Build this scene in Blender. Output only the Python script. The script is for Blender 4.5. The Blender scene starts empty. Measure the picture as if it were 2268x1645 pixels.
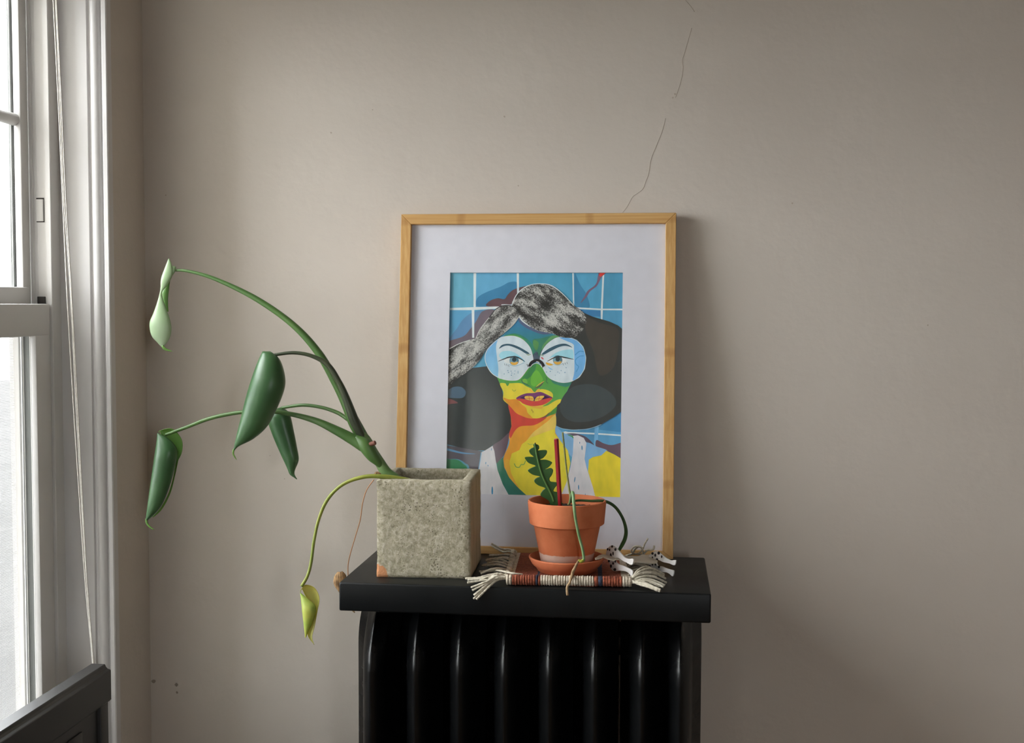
import bpy, bmesh, math, random
from mathutils import Vector, Matrix, noise
random.seed(7)

# ------------------------------------------------------------------ camera
W, H = 2268.0, 1645.0
FPX = 2705.65
CAM = Vector((0.2105, -1.9359, 1.1863))
YAW, PITCH, ROLL = 0.1207, 0.0551, 0.0033
_cy, _sy, _cp, _sp = math.cos(YAW), math.sin(YAW), math.cos(PITCH), math.sin(PITCH)
FWD = Vector((-_sy * _cp, _cy * _cp, -_sp))
_r = Vector((_cy, _sy, 0)); _u = _r.cross(FWD)
RIGHT = math.cos(ROLL) * _r + math.sin(ROLL) * _u
UP = -math.sin(ROLL) * _r + math.cos(ROLL) * _u
scene = bpy.context.scene
cd = bpy.data.cameras.new('camera'); cam = bpy.data.objects.new('camera', cd)
scene.collection.objects.link(cam)
cd.sensor_fit = 'HORIZONTAL'; cd.sensor_width = 36.0; cd.lens = FPX * 36.0 / W
cd.clip_start = 0.02; cd.clip_end = 200
m = Matrix((RIGHT, UP, -FWD)).transposed().to_4x4(); m.translation = CAM
cam.matrix_world = m
scene.camera = cam

# ------------------------------------------------------------------ world: bright overcast sky
SKY = 19.5
world = bpy.data.worlds.new('world'); scene.world = world; world.use_nodes = True
bg = world.node_tree.nodes['Background']
bg.inputs[0].default_value = (0.95, 0.985, 1.0, 1); bg.inputs[1].default_value = SKY
vs = scene.view_settings
vs.view_transform = 'Standard'; vs.look = 'None'; vs.exposure = 0.0; vs.gamma = 1.0; vs.use_curve_mapping = False
scene.cycles.use_denoising = True
scene.cycles.max_bounces = 10; scene.cycles.diffuse_bounces = 6; scene.cycles.transparent_max_bounces = 16
scene.cycles.sample_clamp_indirect = 6.0

# ------------------------------------------------------------------ pixel helpers (a photo pixel + a real depth -> a point)
def ray(px, py): return FWD + RIGHT * ((px - W / 2) / FPX) - UP * ((py - H / 2) / FPX)
def aty(px, py, y):
    d = ray(px, py); return CAM + d * ((y - CAM.y) / d.y)
def atz(px, py, z):
    d = ray(px, py); return CAM + d * ((z - CAM.z) / d.z)
def atplane(px, py, p0, n):
    d = ray(px, py); return CAM + d * ((p0 - CAM).dot(n) / d.dot(n))

# ------------------------------------------------------------------ object helpers
COL = scene.collection
def tag(o, label=None, cat=None, group=None, kind=None):
    if label: o['label'] = label
    if cat: o['category'] = cat
    if group: o['group'] = group
    if kind: o['kind'] = kind
    return o
def link(name, me, mat=None, parent=None):
    o = bpy.data.objects.new(name, me); COL.objects.link(o)
    if mat is not None and me is not None:
        for mm in (mat if isinstance(mat, (list, tuple)) else [mat]): me.materials.append(mm)
    if parent is not None: setparent(o, parent)
    return o
def setparent(o, p):
    o.parent = p
    o.matrix_parent_inverse = Matrix.Translation(-p.location) if p.parent is None else Matrix.Translation(-(p.location))
def empty(name, loc):
    o = bpy.data.objects.new(name, None); COL.objects.link(o); o.location = loc
    o.empty_display_size = 0.05
    return o
def smooth(me, on=True):
    me.polygons.foreach_set('use_smooth', [on] * len(me.polygons)); me.update()
def mesh(name, v, f, mat, parent=None, sm=False):
    me = bpy.data.meshes.new(name); me.from_pydata([tuple(p) for p in v], [], f); me.update()
    if sm: smooth(me)
    return link(name, me, mat, parent)
def bm_obj(name, bm, mat, parent=None, sm=False):
    bmesh.ops.recalc_face_normals(bm, faces=bm.faces)
    me = bpy.data.meshes.new(name); bm.to_mesh(me); bm.free()
    if sm: smooth(me)
    return link(name, me, mat, parent)
def add_box(bm, x0, x1, y0, y1, z0, z1):
    vs_ = [bm.verts.new((x, y, z)) for z in (z0, z1) for y in (y0, y1) for x in (x0, x1)]
    for f in ((0, 2, 3, 1), (4, 5, 7, 6), (0, 1, 5, 4), (2, 6, 7, 3), (0, 4, 6, 2), (1, 3, 7, 5)):
        bm.faces.new([vs_[i] for i in f])
def box(name, b, mat, parent=None, bevel=0, seg=2):
    bm = bmesh.new(); add_box(bm, *b)
    if bevel: bmesh.ops.bevel(bm, geom=bm.edges[:], offset=bevel, segments=seg, profile=0.5, affect='EDGES')
    o = bm_obj(name, bm, mat, parent, sm=False)
    if bevel: shade_auto(o)
    return o
def shade_auto(o, ang=35):
    me = o.data; smooth(me)
    bm = bmesh.new(); bm.from_mesh(me)
    for e in bm.edges:
        if len(e.link_faces) == 2 and e.calc_face_angle(0) > math.radians(ang): e.smooth = False
    bm.to_mesh(me); bm.free()
def catmull(pts, n=8, closed=False):
    out = []; N = len(pts)
    segs = N if closed else N - 1
    for i in range(segs):
        if closed: p = [pts[(i + k - 1) % N] for k in range(4)]
        else: p = [pts[max(0, min(N - 1, i + k - 1))] for k in range(4)]
        for j in range(n):
            t = j / n
            out.append(tuple(0.5 * (2 * b + (c - a) * t + (2 * a - 5 * b + 4 * c - d) * t * t + (-a + 3 * b - 3 * c + d) * t ** 3)
                             for a, b, c, d in zip(*p)))
    if not closed: out.append(tuple(pts[-1]))
    return out
def tube_geo(pts, radii, seg=8, wob=0.0):
    pts = [Vector(p) for p in pts]; v = []; f = []
    t0 = (pts[1] - pts[0]).normalized()
    nrm = t0.orthogonal().normalized()
    for i, p in enumerate(pts):
        t = (pts[min(i + 1, len(pts) - 1)] - pts[max(i - 1, 0)])
        if t.length < 1e-9: t = t0
        t.normalize()
        nrm = (nrm - t * nrm.dot(t)); nrm.normalize(); b = t.cross(nrm)
        r = radii[i]
        for k in range(seg):
            a = 2 * math.pi * k / seg
            rr = r * (1 + wob * (random.random() - 0.5))
            v.append(p + nrm * (math.cos(a) * rr) + b * (math.sin(a) * rr))
    for i in range(len(pts) - 1):
        for k in range(seg):
            k2 = (k + 1) % seg
            f.append((i * seg + k, i * seg + k2, (i + 1) * seg + k2, (i + 1) * seg + k))
    f.append(tuple(range(seg))[::-1]); f.append(tuple((len(pts) - 1) * seg + k for k in range(seg)))
    return v, f
def tube(name, ctrl, r, mat, parent=None, n=8, seg=8, wob=0.0):
    """ctrl: list of Vectors, r: a radius or list of radii per control point"""
    rr = r if isinstance(r, (list, tuple)) else [r] * len(ctrl)
    c4 = catmull([tuple(p) + (q,) for p, q in zip(ctrl, rr)], n)
    v, f = tube_geo([c[:3] for c in c4], [max(c[3], 1e-5) for c in c4], seg, wob)
    return mesh(name, v, f, mat, parent, sm=True)
def revolve(name, prof, c, mat, parent=None, seg=64, closed=False):
    v = []; f = []; n = len(prof)
    for r, z in prof:
        for k in range(seg):
            a = 2 * math.pi * k / seg
            v.append((c[0] + r * math.cos(a), c[1] + r * math.sin(a), c[2] + z))
    for i in range(n if closed else n - 1):
        i2 = (i + 1) % n
        for k in range(seg):
            k2 = (k + 1) % seg
            f.append((i * seg + k, i * seg + k2, i2 * seg + k2, i2 * seg + k))
    if not closed:
        f.append(tuple(range(seg))[::-1]); f.append(tuple((n - 1) * seg + k for k in range(seg)))
    o = mesh(name, v, f, mat, parent); shade_auto(o, 40); return o
def extrude_plan(name, prof, z0, z1, mat, parent=None, close=True):
    """closed plan outline [(x,y)] pulled up from z0 to z1"""
    bm = bmesh.new()
    lo = [bm.verts.new((x, y, z0)) for x, y in prof]; hi = [bm.verts.new((x, y, z1)) for x, y in prof]
    n = len(prof)
    for i in range(n):
        j = (i + 1) % n; bm.faces.new((lo[i], lo[j], hi[j], hi[i]))
    bm.faces.new(lo[::-1]); bm.faces.new(hi)
    o = bm_obj(name, bm, mat, parent); shade_auto(o, 30); return o

# ------------------------------------------------------------------ materials
def lin(c):
    return tuple(((x / 255) / 12.92 if x / 255 <= 0.04045 else ((x / 255 + 0.055) / 1.055) ** 2.4) for x in c)
def mat(name, c, c2=None, scale=8.0, rough=0.5, spec=0.5, bump=0.0, bscale=60.0, stretch=(1, 1, 1), detail=6, metal=0.0,
        rvar=0.0, sub=0.0, coat=0.0, contrast=(0.35, 0.65), bdist=0.002):
    mt = bpy.data.materials.new(name); mt.use_nodes = True
    nt = mt.node_tree; N = nt.nodes; L = nt.links; b = N['Principled BSDF']
    b.inputs['Roughness'].default_value = rough; b.inputs['Specular IOR Level'].default_value = spec
    b.inputs['Metallic'].default_value = metal; b.inputs['Coat Weight'].default_value = coat
    if sub: b.inputs['Subsurface Weight'].default_value = sub; b.inputs['Subsurface Radius'].default_value = (.002, .003, .001)
    a = lin(c) + (1,)
    b.inputs['Base Color'].default_value = a
    if c2 is not None or bump or rvar:
        tc = N.new('ShaderNodeTexCoord'); mp = N.new('ShaderNodeMapping'); mp.inputs['Scale'].default_value = stretch
        L.new(tc.outputs['Object'], mp.inputs['Vector'])
    if c2 is not None:
        n1 = N.new('ShaderNodeTexNoise'); n1.inputs['Scale'].default_value = scale; n1.inputs['Detail'].default_value = detail
        L.new(mp.outputs[0], n1.inputs['Vector'])
        cr = N.new('ShaderNodeValToRGB'); cr.color_ramp.elements[0].position = contrast[0]; cr.color_ramp.elements[1].position = contrast[1]
        cr.color_ramp.elements[0].color = a; cr.color_ramp.elements[1].color = lin(c2) + (1,)
        L.new(n1.outputs['Fac'], cr.inputs[0]); L.new(cr.outputs[0], b.inputs['Base Color'])
        if rvar:
            mr = N.new('ShaderNodeMapRange'); mr.inputs['To Min'].default_value = rough - rvar; mr.inputs['To Max'].default_value = rough + rvar
            L.new(n1.outputs['Fac'], mr.inputs['Value']); L.new(mr.outputs[0], b.inputs['Roughness'])
    if bump:
        n2 = N.new('ShaderNodeTexNoise'); n2.inputs['Scale'].default_value = bscale; n2.inputs['Detail'].default_value = 8
        L.new(mp.outputs[0], n2.inputs['Vector'])
        bn = N.new('ShaderNodeBump'); bn.inputs['Strength'].default_value = bump; bn.inputs['Distance'].default_value = bdist
        L.new(n2.outputs['Fac'], bn.inputs['Height']); L.new(bn.outputs[0], b.inputs['Normal'])
    return mt
def glass_mat(name, fac=0.06, rough=0.02, tint=(1, 1, 1)):
    mt = bpy.data.materials.new(name); mt.use_nodes = True
    nt = mt.node_tree; N = nt.nodes; L = nt.links
    N.remove(N['Principled BSDF']); out = N['Material Output']
    tr = N.new('ShaderNodeBsdfTransparent'); tr.inputs[0].default_value = tint + (1,)
    gl = N.new('ShaderNodeBsdfGlossy'); gl.inputs['Roughness'].default_value = rough
    mx = N.new('ShaderNodeMixShader'); lw = N.new('ShaderNodeFresnel'); lw.inputs['IOR'].default_value = 1.45
    mu = N.new('ShaderNodeMath'); mu.operation = 'MULTIPLY'; mu.inputs[1].default_value = fac
    ge = N.new('ShaderNodeNewGeometry'); mr = N.new('ShaderNodeMapRange')     # same pane reflectance entering and leaving
    mr.inputs['To Min'].default_value = 1.45; mr.inputs['To Max'].default_value = 1 / 1.45
    L.new(ge.outputs['Backfacing'], mr.inputs['Value']); L.new(mr.outputs[0], lw.inputs['IOR'])
    L.new(lw.outputs[0], mu.inputs[0]); L.new(mu.outputs[0], mx.inputs[0])
    L.new(tr.outputs[0], mx.inputs[1]); L.new(gl.outputs[0], mx.inputs[2]); L.new(mx.outputs[0], out.inputs['Surface'])
    return mt

M_wall = mat('wall_plaster', (199, 190, 180), (205, 197, 187), scale=2.2, rough=0.75, spec=0.25, bump=0.26, bscale=48, bdist=0.004)
M_ceiling = mat('ceiling_paint', (200, 196, 188), (206, 202, 194), scale=2, rough=0.9, spec=0.2)
M_floor = mat('floor_boards', (134, 104, 76), (114, 86, 62), scale=6, stretch=(1, 8, 1), rough=0.45)
M_trim = mat('trim_paint', (206, 204, 203), (212, 210, 209), scale=6, rough=0.42, spec=0.45, bump=0.12, bscale=90, bdist=0.001)
M_vinyl = mat('window_vinyl', (210, 208, 205), (216, 214, 212), scale=5, rough=0.38, spec=0.45)
M_dark = mat('dark_rubber', (48, 44, 42), rough=0.7)
M_alu = mat('grey_track', (86, 90, 87), (72, 77, 74), scale=3, stretch=(9, 9, 1), rough=0.35, metal=0.3)
M_crack = mat('crack_tone', (180, 168, 155), rough=0.9, spec=0.1)  # colour of cracks and nicks, a little darker than the plaster
M_glass = glass_mat('window_glass', 1.0)
M_pglass = glass_mat('picture_glass', 0.8, 0.03)
M_black = mat('black_enamel', (6, 7, 8), (11, 12, 13), scale=14, rough=0.27, spec=0.30, bump=0.12, bscale=70, rvar=0.08, bdist=0.002)
M_lid = mat('black_lid_paint', (5, 7, 8), (12, 15, 16), scale=9, rough=0.42, spec=0.26, bump=0.06, bscale=120, rvar=0.10, bdist=0.001)
M_board = mat('dark_stained_wood', (22, 19, 17), (17, 14, 13), scale=5, stretch=(6, 1, 6), rough=0.45, spec=0.9)

# ------------------------------------------------------------------ the room
XL = -0.635; XR = 3.3; YB = 0.0; YF = -4.7; ZC = 2.5
o = box('floor', (XL - 0.3, XR + .2, YF - .2, YB + .2, -0.1, 0.0), M_floor); tag(o, 'dark wooden floor of the room', 'floor', kind='structure')
o = box('ceiling', (XL - 0.0, XR, YF, YB, ZC, ZC + .1), M_ceiling); tag(o, 'pale flat ceiling above the room', 'ceiling', kind='structure')
wb = box('wall_back', (XL, XR, YB, YB + .12, 0, ZC), M_wall)
tag(wb, 'beige plaster wall behind the radiator with a hairline crack', 'wall', kind='structure')
o = box('wall_right', (XR, XR + .1, YF, YB, 0, ZC), M_wall); tag(o, 'beige plaster wall opposite the window', 'wall', kind='structure')
_b = bmesh.new()       # rear wall with an opening added for fill light, right of the viewer
add_box(_b, XL, 1.60, YF - .1, YF, 0, ZC); add_box(_b, 2.20, XR, YF - .1, YF, 0, ZC); add_box(_b, 1.60, 2.20, YF - .1, YF, 0, .85); add_box(_b, 1.60, 2.20, YF - .1, YF, 2.05, ZC)
o = bm_obj('wall_front', _b, M_wall); tag(o, 'beige plaster wall behind the viewer', 'wall', kind='structure')
# window openings: two double-hung windows side by side, and a curtained one further back (outside the photograph)
YJ = -0.1300                        # room-side edge of the far reveal
WSPAN = 1.20; WZ0, WZ1 = 0.46, 1.74
XS = -0.716                        # stop
X3 = -0.751                        # upper sash plane
XO = XL - 0.15
bm = bmesh.new()
edges_ = [YB, YJ + .012, YJ - WSPAN - .012, -2.95, -4.05, YF]
for a_, b_ in zip(edges_[0::2], edges_[1::2]): add_box(bm, XO, XL, b_, a_, 0, ZC)
for a_, b_ in zip(edges_[1:-1:2], edges_[2:-1:2]):
    add_box(bm, XO, XL, b_, a_, 0, WZ0 - .005); add_box(bm, XO, XL, b_, a_, WZ1, ZC)
wl = bm_obj('wall_left', bm, M_wall); tag(wl, 'beige plaster wall pierced by the window', 'wall', kind='structure')
def screen_mat():
    mt = bpy.data.materials.new('screen_mesh'); mt.use_nodes = True
    nt = mt.node_tree; N = nt.nodes; L = nt.links; b = N['Principled BSDF']; out = N['Material Output']
    b.inputs['Base Color'].default_value = lin((150, 150, 148)) + (1,); b.inputs['Roughness'].default_value = 0.6
    tc = N.new('ShaderNodeTexCoord'); w1 = N.new('ShaderNodeTexWave'); w2 = N.new('ShaderNodeTexWave')
    w1.bands_direction = 'Y'; w2.bands_direction = 'Z'
    for w_ in (w1, w2):
        w_.inputs['Scale'].default_value = 130; L.new(tc.outputs['Object'], w_.inputs['Vector'])
    mn = N.new('ShaderNodeMath'); mn.operation = 'MAXIMUM'; L.new(w1.outputs['Fac'], mn.inputs[0]); L.new(w2.outputs['Fac'], mn.inputs[1])
    gt = N.new('ShaderNodeMapRange'); gt.inputs['From Min'].default_value = .55; gt.inputs['From Max'].default_value = .95
    gt.inputs['To Min'].default_value = .15; gt.inputs['To Max'].default_value = .50
    L.new(mn.outputs[0], gt.inputs['Value'])
    tr = N.new('ShaderNodeBsdfTransparent'); mx = N.new('ShaderNodeMixShader')
    L.new(gt.outputs[0], mx.inputs[0]); L.new(tr.outputs[0], mx.inputs[1]); L.new(b.outputs[0], mx.inputs[2]); L.new(mx.outputs[0], out.inputs['Surface'])
    return mt
M_screen = screen_mat()
def trim_profile():
    # plan of the moulded reveal: fillet, bead, flat; y measured from the reveal plane
    p = [(XL + .001, 0.012), (XL + .001, -0.002), (XL - .0005, -.0035), (XL - .006, -0.0035), (XL - .0075, -.0025), (XL - .0075, 0.004), (XL - .0125, 0.004)]
    p += [(XL - .0200 + .0080 * math.cos(math.radians(a)), 0.004 - .0080 * math.sin(math.radians(a))) for a in range(20, 171, 15)]
    p += [(XL - .0290, 0.004), (XL - .0320, 0.004), (XL - .0330, 0.0), (XS, 0.0), (XS, 0.012)]
    return p
def build_window(name, label, yj, WSPAN, WZ1):
    win = empty(name, (XL, yj, WZ0)); tag(win, label, 'window', kind='structure')
    y2 = yj - 0.0268; y3 = y2 - 0.0213; wy1 = yj - WSPAN
    def mir(y): return wy1 + (yj - y)
    tp = trim_profile()
    extrude_plan('reveal_trim', [(x, yj + y) for x, y in tp], WZ0, WZ1, M_trim, win)
    extrude_plan('reveal_trim', [(x, wy1 - y) for x, y in tp][::-1], WZ0, WZ1, M_trim, win)
    liner = [(XS, yj + .012), (XS, y2 + .001), (XS - .001, y2), (XS - .0085, y2), (XS - .0095, y2 + .002), (XS - .023, y2 + .002), (XS - .024, y2 + .0035),
             (XS - .029, y2 + .0035), (XS - .030, y2 + .002), (X3, y2 + .002), (X3 - .001, y2 + .006), (X3 - .027, y2 + .006), (X3 - .027, yj + .012)]
    extrude_plan('jamb_liner', liner, WZ0, WZ1, M_vinyl, win)
    extrude_plan('jamb_liner', [(x, mir(y)) for x, y in liner][::-1], WZ0, WZ1, M_vinyl, win)
    yn = mir(y2)
    box('window_head', (XO, XL, wy1, yj, WZ1 - .02, WZ1), M_trim, win)
    box('window_sill', (XO - .02, XL + .02, wy1 - .011, yj + .011, WZ0 - .005, WZ0 + .022), M_trim, win, bevel=.004)
    ZR0, ZR1 = 1.1358, 1.1838          # meeting rail
    us = empty('upper_sash', (X3, y2, 1.2)); setparent(us, win)
    yu1 = mir(y3); ZT = WZ1 - .018
    for a, b in ((y3, y2 + .0015), (yn - .0015, yu1)):
        box('stile', (X3 - .0112, X3, a, b, 1.16, ZT), M_vinyl, us, bevel=.0015)
        box('glazing_bead', (X3 - .0196, X3 - .0142, a, b, 1.16, ZT), M_alu, us, bevel=.0008)
    box('bead_edge', (X3 - .0166, X3 - .0156, y3 - .0006, y3 + .002, 1.205, ZT), M_vinyl, us)
    box('bottom_rail', (X3 - .030, X3 + .004, yu1 - .02, y3 + .0125, 1.176, 1.2095), M_vinyl, us, bevel=.002)
    box('top_rail', (X3 - .0196, X3 - .0002, yu1, y3, ZT - .05, ZT), M_vinyl, us, bevel=.002)
    box('pane', (X3 - .0138, X3 - .0116, yu1 - .003, y3 + .003, 1.205, ZT - .048), M_glass, us)
    v, f = tube_geo([(X3 - .0108, y3 + .001, 1.462), (X3 - .0108, yu1 - .001, 1.462)], [.0094] * 2, 16)
    mesh('muntin', v, f, M_vinyl, us, sm=True)
    v, f = tube_geo([(X3 - .0108, (y3 + yu1) / 2, 1.2), (X3 - .0108, (y3 + yu1) / 2, ZT - .03)], [.0094] * 2, 16)
    mesh('muntin', v, f, M_vinyl, us, sm=True)
    # lower sash on the inner track
    XLS = XS - .004; ls = empty('lower_sash', (XLS, y2, .5)); setparent(ls, win)
    yl = y2 - .0447; yln = mir(yl)
    for a, b in ((yl, y2 - .001), (yn + .001, yln)):
        box('stile', (XLS - .0092, XLS, a, b, WZ0 + .022, ZR1), M_vinyl, ls, bevel=.0012)
    box('meeting_rail', (XLS - .028, XLS + .0008, yn + .001, y2 - .0016, ZR0, ZR1 + .0005), M_vinyl, ls, bevel=.0025)
    box('bottom_rail', (XLS - .020, XLS - .0002, yln, yl, WZ0 + .022, WZ0 + .09), M_vinyl, ls, bevel=.002)
    box('pane', (XLS - .0112, XLS - .0096, yln - .02, yl + .02, WZ0 + .085, ZR0 + .004), M_glass, ls)
    box('tilt_latch', (XS - .0235, XS - .0125, y2 - .0008, y2 + .003, 1.3105, 1.344), M_vinyl, win, bevel=.0006)
    box('latch_recess', (XS - .0242, XS - .0118, y2 + .0012, y2 + .0022, 1.309, 1.3462), M_dark, win)
    box('pivot_plug', (XS - .024, XS - .012, y2 - .0015, y2 + .003, 1.184, 1.1955), M_dark, win, bevel=.0006)
    # the empty outer track below the upper sash, and the insect screen in its frame
    for a, b in ((y2 - .001, y2 + .005), (mir(y2 + .005), mir(y2 - .001))):
        box('outer_track', (-.7680, -.7370, a, b, WZ0 + .022, 1.134), M_alu, win, bevel=.0008)
    box('track_ridge', (-.7650, -.7640, y2 - .003, y2 + .002, WZ0 + .022, 1.134), M_vinyl, win)
    box('track_ridge', (-.7535, -.7523, y2 - .0025, y2 + .002, WZ0 + .022, 1.134), M_vinyl, win)
    ya, yb = mir(y2 - .002), y2 - .002
    sf = bmesh.new()
    add_box(sf, -.7835, -.7685, yb - .006, yb, WZ0 + .022, 1.17); add_box(sf, -.7835, -.7685, ya, ya + .006, WZ0 + .022, 1.17)
    add_box(sf, -.7835, -.7685, ya + .006, yb - .006, WZ0 + .022, WZ0 + .05); add_box(sf, -.7835, -.7685, ya + .006, yb - .006, 1.145, 1.17)
    bm_obj('screen_frame', sf, M_vinyl, win)
    box('insect_screen', (-.7770, -.7764, ya + .005, yb - .005, WZ0 + .048, 1.147), M_screen, win)
    return win
Y2 = YJ - 0.0268; Y3 = Y2 - 0.0213
build_window('window_1', 'white double-hung window with insect screen at the left', YJ, WSPAN, WZ1)
win3 = empty('window_2', (XL, -2.95, WZ0)); tag(win3, 'white curtained window far behind the viewer', 'window', kind='structure')
for yy in (-4.05, -3.53, -3.01):
    box('stile', (XL - .13, XL - .07, yy, yy + .06, WZ0, WZ1), M_vinyl, win3, bevel=.003)
for zz in (WZ0, 1.14, WZ1 - .06):
    box('sash_rail', (XL - .125, XL - .075, -4.05, -2.95, zz, zz + .06), M_vinyl, win3, bevel=.003)
box('pane', (XL - .102, XL - .098, -4.0, -3.0, WZ0 + .05, WZ1 - .05), M_glass, win3)
fill_win = empty('fill_window', (1.90, YF, .85)); tag(fill_win, 'added unseen window behind the viewer giving fill light', 'window', kind='structure')  # invented rear window, lets in extra frontal fill light
for xx in (1.60, 2.14): box('stile', (xx, xx + .06, YF - .09, YF - .03, .85, 2.05), M_vinyl, fill_win, bevel=.003)
for zz in (.85, 1.42, 1.99): box('sash_rail', (1.60, 2.20, YF - .085, YF - .035, zz, zz + .06), M_vinyl, fill_win, bevel=.003)
box('pane', (1.63, 2.17, YF - .062, YF - .058, .88, 2.02), M_glass, fill_win)
# sheer curtain over the third window (it shows as soft streaks in the picture glass)
cv, cf = [], []
for i in range(121):
    y = -4.25 + 1.45 * i / 120; x = XL + .06 + 0.030 * math.sin(i * .55) + .010 * math.sin(i * 1.31)
    cv += [(x, y, .06), (x, y, 2.1)]
cf = [(2 * i, 2 * i + 1, 2 * i + 3, 2 * i + 2) for i in range(120)]
M_sheer = bpy.data.materials.new('sheer_cloth'); M_sheer.use_nodes = True
_n = M_sheer.node_tree.nodes; _l = M_sheer.node_tree.links
_t = _n.new('ShaderNodeBsdfTranslucent'); _t.inputs[0].default_value = (.92, .92, .90, 1); _m = _n.new('ShaderNodeMixShader'); _m.inputs[0].default_value = .88
_n['Principled BSDF'].inputs['Base Color'].default_value = (.6, .6, .58, 1); _n['Principled BSDF'].inputs['Roughness'].default_value = .9
_l.new(_n['Principled BSDF'].outputs[0], _m.inputs[1]); _l.new(_t.outputs[0], _m.inputs[2]); _l.new(_m.outputs[0], _n['Material Output'].inputs['Surface'])
co = mesh('curtain', cv, cf, M_sheer, sm=True); md = co.modifiers.new('thickness', 'SOLIDIFY'); md.thickness = .001
tag(co, 'pale sheer curtain over the window behind the viewer', 'curtain')
# added unseen wall outside: blocks part of the sky to dim the window corner
o = box('sky_blocker', (-3.1, XO - .02, -2.75, -2.35, -3.0, 7.0), mat('blocker_render', (150, 146, 138), (160, 156, 148), scale=3, rough=.9))
tag(o, 'added unseen wall outside the window blocking part of the sky', 'sky blocker', kind='structure')
# street level far below the window
g = box('ground', (-60, 60, -60, 60, -3.2, -3.0), mat('pavement', (48, 47, 46), (57, 56, 55), scale=.6, rough=.9))
tag(g, 'pale grey ground outside below the window', 'ground', kind='structure')
# light portal in the opening (guides the sky light, emits nothing itself)
for y0_, y1_, z1_ in ((YJ - WSPAN, YJ, WZ1), (-4.05, -2.95, WZ1)):
    pl = bpy.data.lights.new('window_portal', 'AREA'); pl.shape = 'RECTANGLE'; pl.size = z1_ - WZ0; pl.size_y = y1_ - y0_
    pl.cycles.is_portal = True
    po = bpy.data.objects.new('window_portal', pl); COL.objects.link(po)
    po.location = (XO - .02, (y0_ + y1_) / 2, (WZ0 + z1_) / 2); po.rotation_euler = (0, -math.pi / 2, 0)

pl = bpy.data.lights.new('window_portal', 'AREA'); pl.shape = 'RECTANGLE'; pl.size = 0.60; pl.size_y = 1.2; pl.cycles.is_portal = True
po = bpy.data.objects.new('window_portal', pl); COL.objects.link(po); po.location = (1.90, YF - .12, 1.45); po.rotation_euler = (math.pi / 2, 0, 0)

# ------------------------------------------------------------------ wall wear: hairline crack, nicks
def wall_line(name, pts, r, parent):
    tube(name, [aty(px, py, -0.0001) for px, py in pts], r, M_crack, parent, n=4, seg=5)
wall_line('hairline_crack', [(1532, 62), (1524, 90), (1516, 118), (1511, 134), (1513, 150), (1509, 176), (1502, 200), (1496, 216)], .0003, wb)
wall_line('hairline_crack', [(1474, 262), (1466, 292), (1454, 322), (1442, 352), (1437, 384), (1430, 402), (1424, 418), (1412, 428), (1401, 436), (1390, 456), (1378, 472)], .0003, wb)
wall_line('hairline_crack', [(1518, 0), (1530, 14), (1538, 26)], .0004, wb)
M_spot = mat('wall_scuff', (150, 140, 127), rough=.9)
for (px, py, r) in ((340, 1508, .0035), (391, 1516, .003), (392, 1533, .002), (367, 432, .0014), (1148, 411, .0013), (1495, 208, .0016), (1490, 216, .0013),
                    (733, 294, .0014), (1117, 258, .0015), (825, 243, .001), (1755, 450, .0015), (2055, 720, .0012), (598, 1009, .001), (630, 1060, .001)):
    c = aty(px, py, -0.0002)
    v = [(c.x + r * (.7 + .5 * random.random()) * math.cos(a), c.y - .0002, c.z + r * (.7 + .5 * random.random()) * math.sin(a)) for a in [i * math.pi / 5 for i in range(10)]]
    v += [(p[0], .001, p[2]) for p in v]
    f = [tuple(range(10))] + [(i, i + 10, (i + 1) % 10 + 10, (i + 1) % 10) for i in range(10)]
    mesh('nick', v, f, M_spot if py > 1400 else M_crack, wb)

# ------------------------------------------------------------------ radiator and its cover
SX0, SX1, SYF, SYB, SZ, STH = -0.2292, 0.2815, -0.2997, -0.0614, 0.80, 0.0402
lid = bmesh.new(); add_box(lid, SX0, SX1, SYF, SYB, SZ - STH, SZ)
bmesh.ops.bevel(lid, geom=lid.edges[:], offset=.0025, segments=3, profile=.5, affect='EDGES')
o = bm_obj('radiator_cover', lid, M_lid); shade_auto(o)
tag(o, 'black painted lid covering the top of the cast iron radiator', 'radiator cover')

rad = empty('radiator', (0.03, -.17, 0)); tag(rad, 'black cast iron column radiator standing under the lid', 'radiator')
RYF, RYB, RZ0, RZ1 = -0.272, -0.085, 0.10, 0.7595
def rad_outline(inset):
    iz = min(inset, .010); yf, yb, z0, z1 = RYF + inset, RYB - min(inset, .02), RZ0 + iz, RZ1 - iz
    rf = max(.10 - inset * .8, .05); rb = max(.05 - inset * .5, .01); rl = max(.05 - inset * .5, .01)
    pts = []
    for cy_, cz_, r_, a0 in ((yf + rf, z1 - rf, rf, 180), (yb - rb, z1 - rb, rb, 90), (yb - rl, z0 + rl, rl, 0), (yf + rl, z0 + rl, rl, 270)):
        for i in range(13):
            a = math.radians(a0 - 90 * i / 12)
            pts.append((cy_ + r_ * math.cos(a), cz_ + r_ * math.sin(a)))
    return pts
def rad_section():
    prof = [(k_ * x_, d_) for k_, q_ in ((-1, 1), (1, -1)) for x_, d_ in ((.0308, .062), (.0300, .054), (.0185, .042), (.0168, .028), (.0138, .0175), (.0092, .0090), (.0045, .0034), (.0014, .0006), (.0002, 0.0))[::q_]]
    rings = [[(x, y, z) for y, z in rad_outline(d)] for x, d in prof]
    v = [p for r_ in rings for p in r_]; n = len(rings[0]); f = []
    for i in range(len(rings) - 1):
        for k in range(n):
            k2 = (k + 1) % n; f.append((i * n + k, i * n + k2, (i + 1) * n + k2, (i + 1) * n + k))
    f.append(tuple(range(n))[::-1]); f.append(tuple((len(rings) - 1) * n + k for k in range(n)))
    me = bpy.data.meshes.new('section'); me.from_pydata(v, [], f); me.update(); smooth(me); me.materials.append(M_black)
    return me
sec = rad_section()
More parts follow.
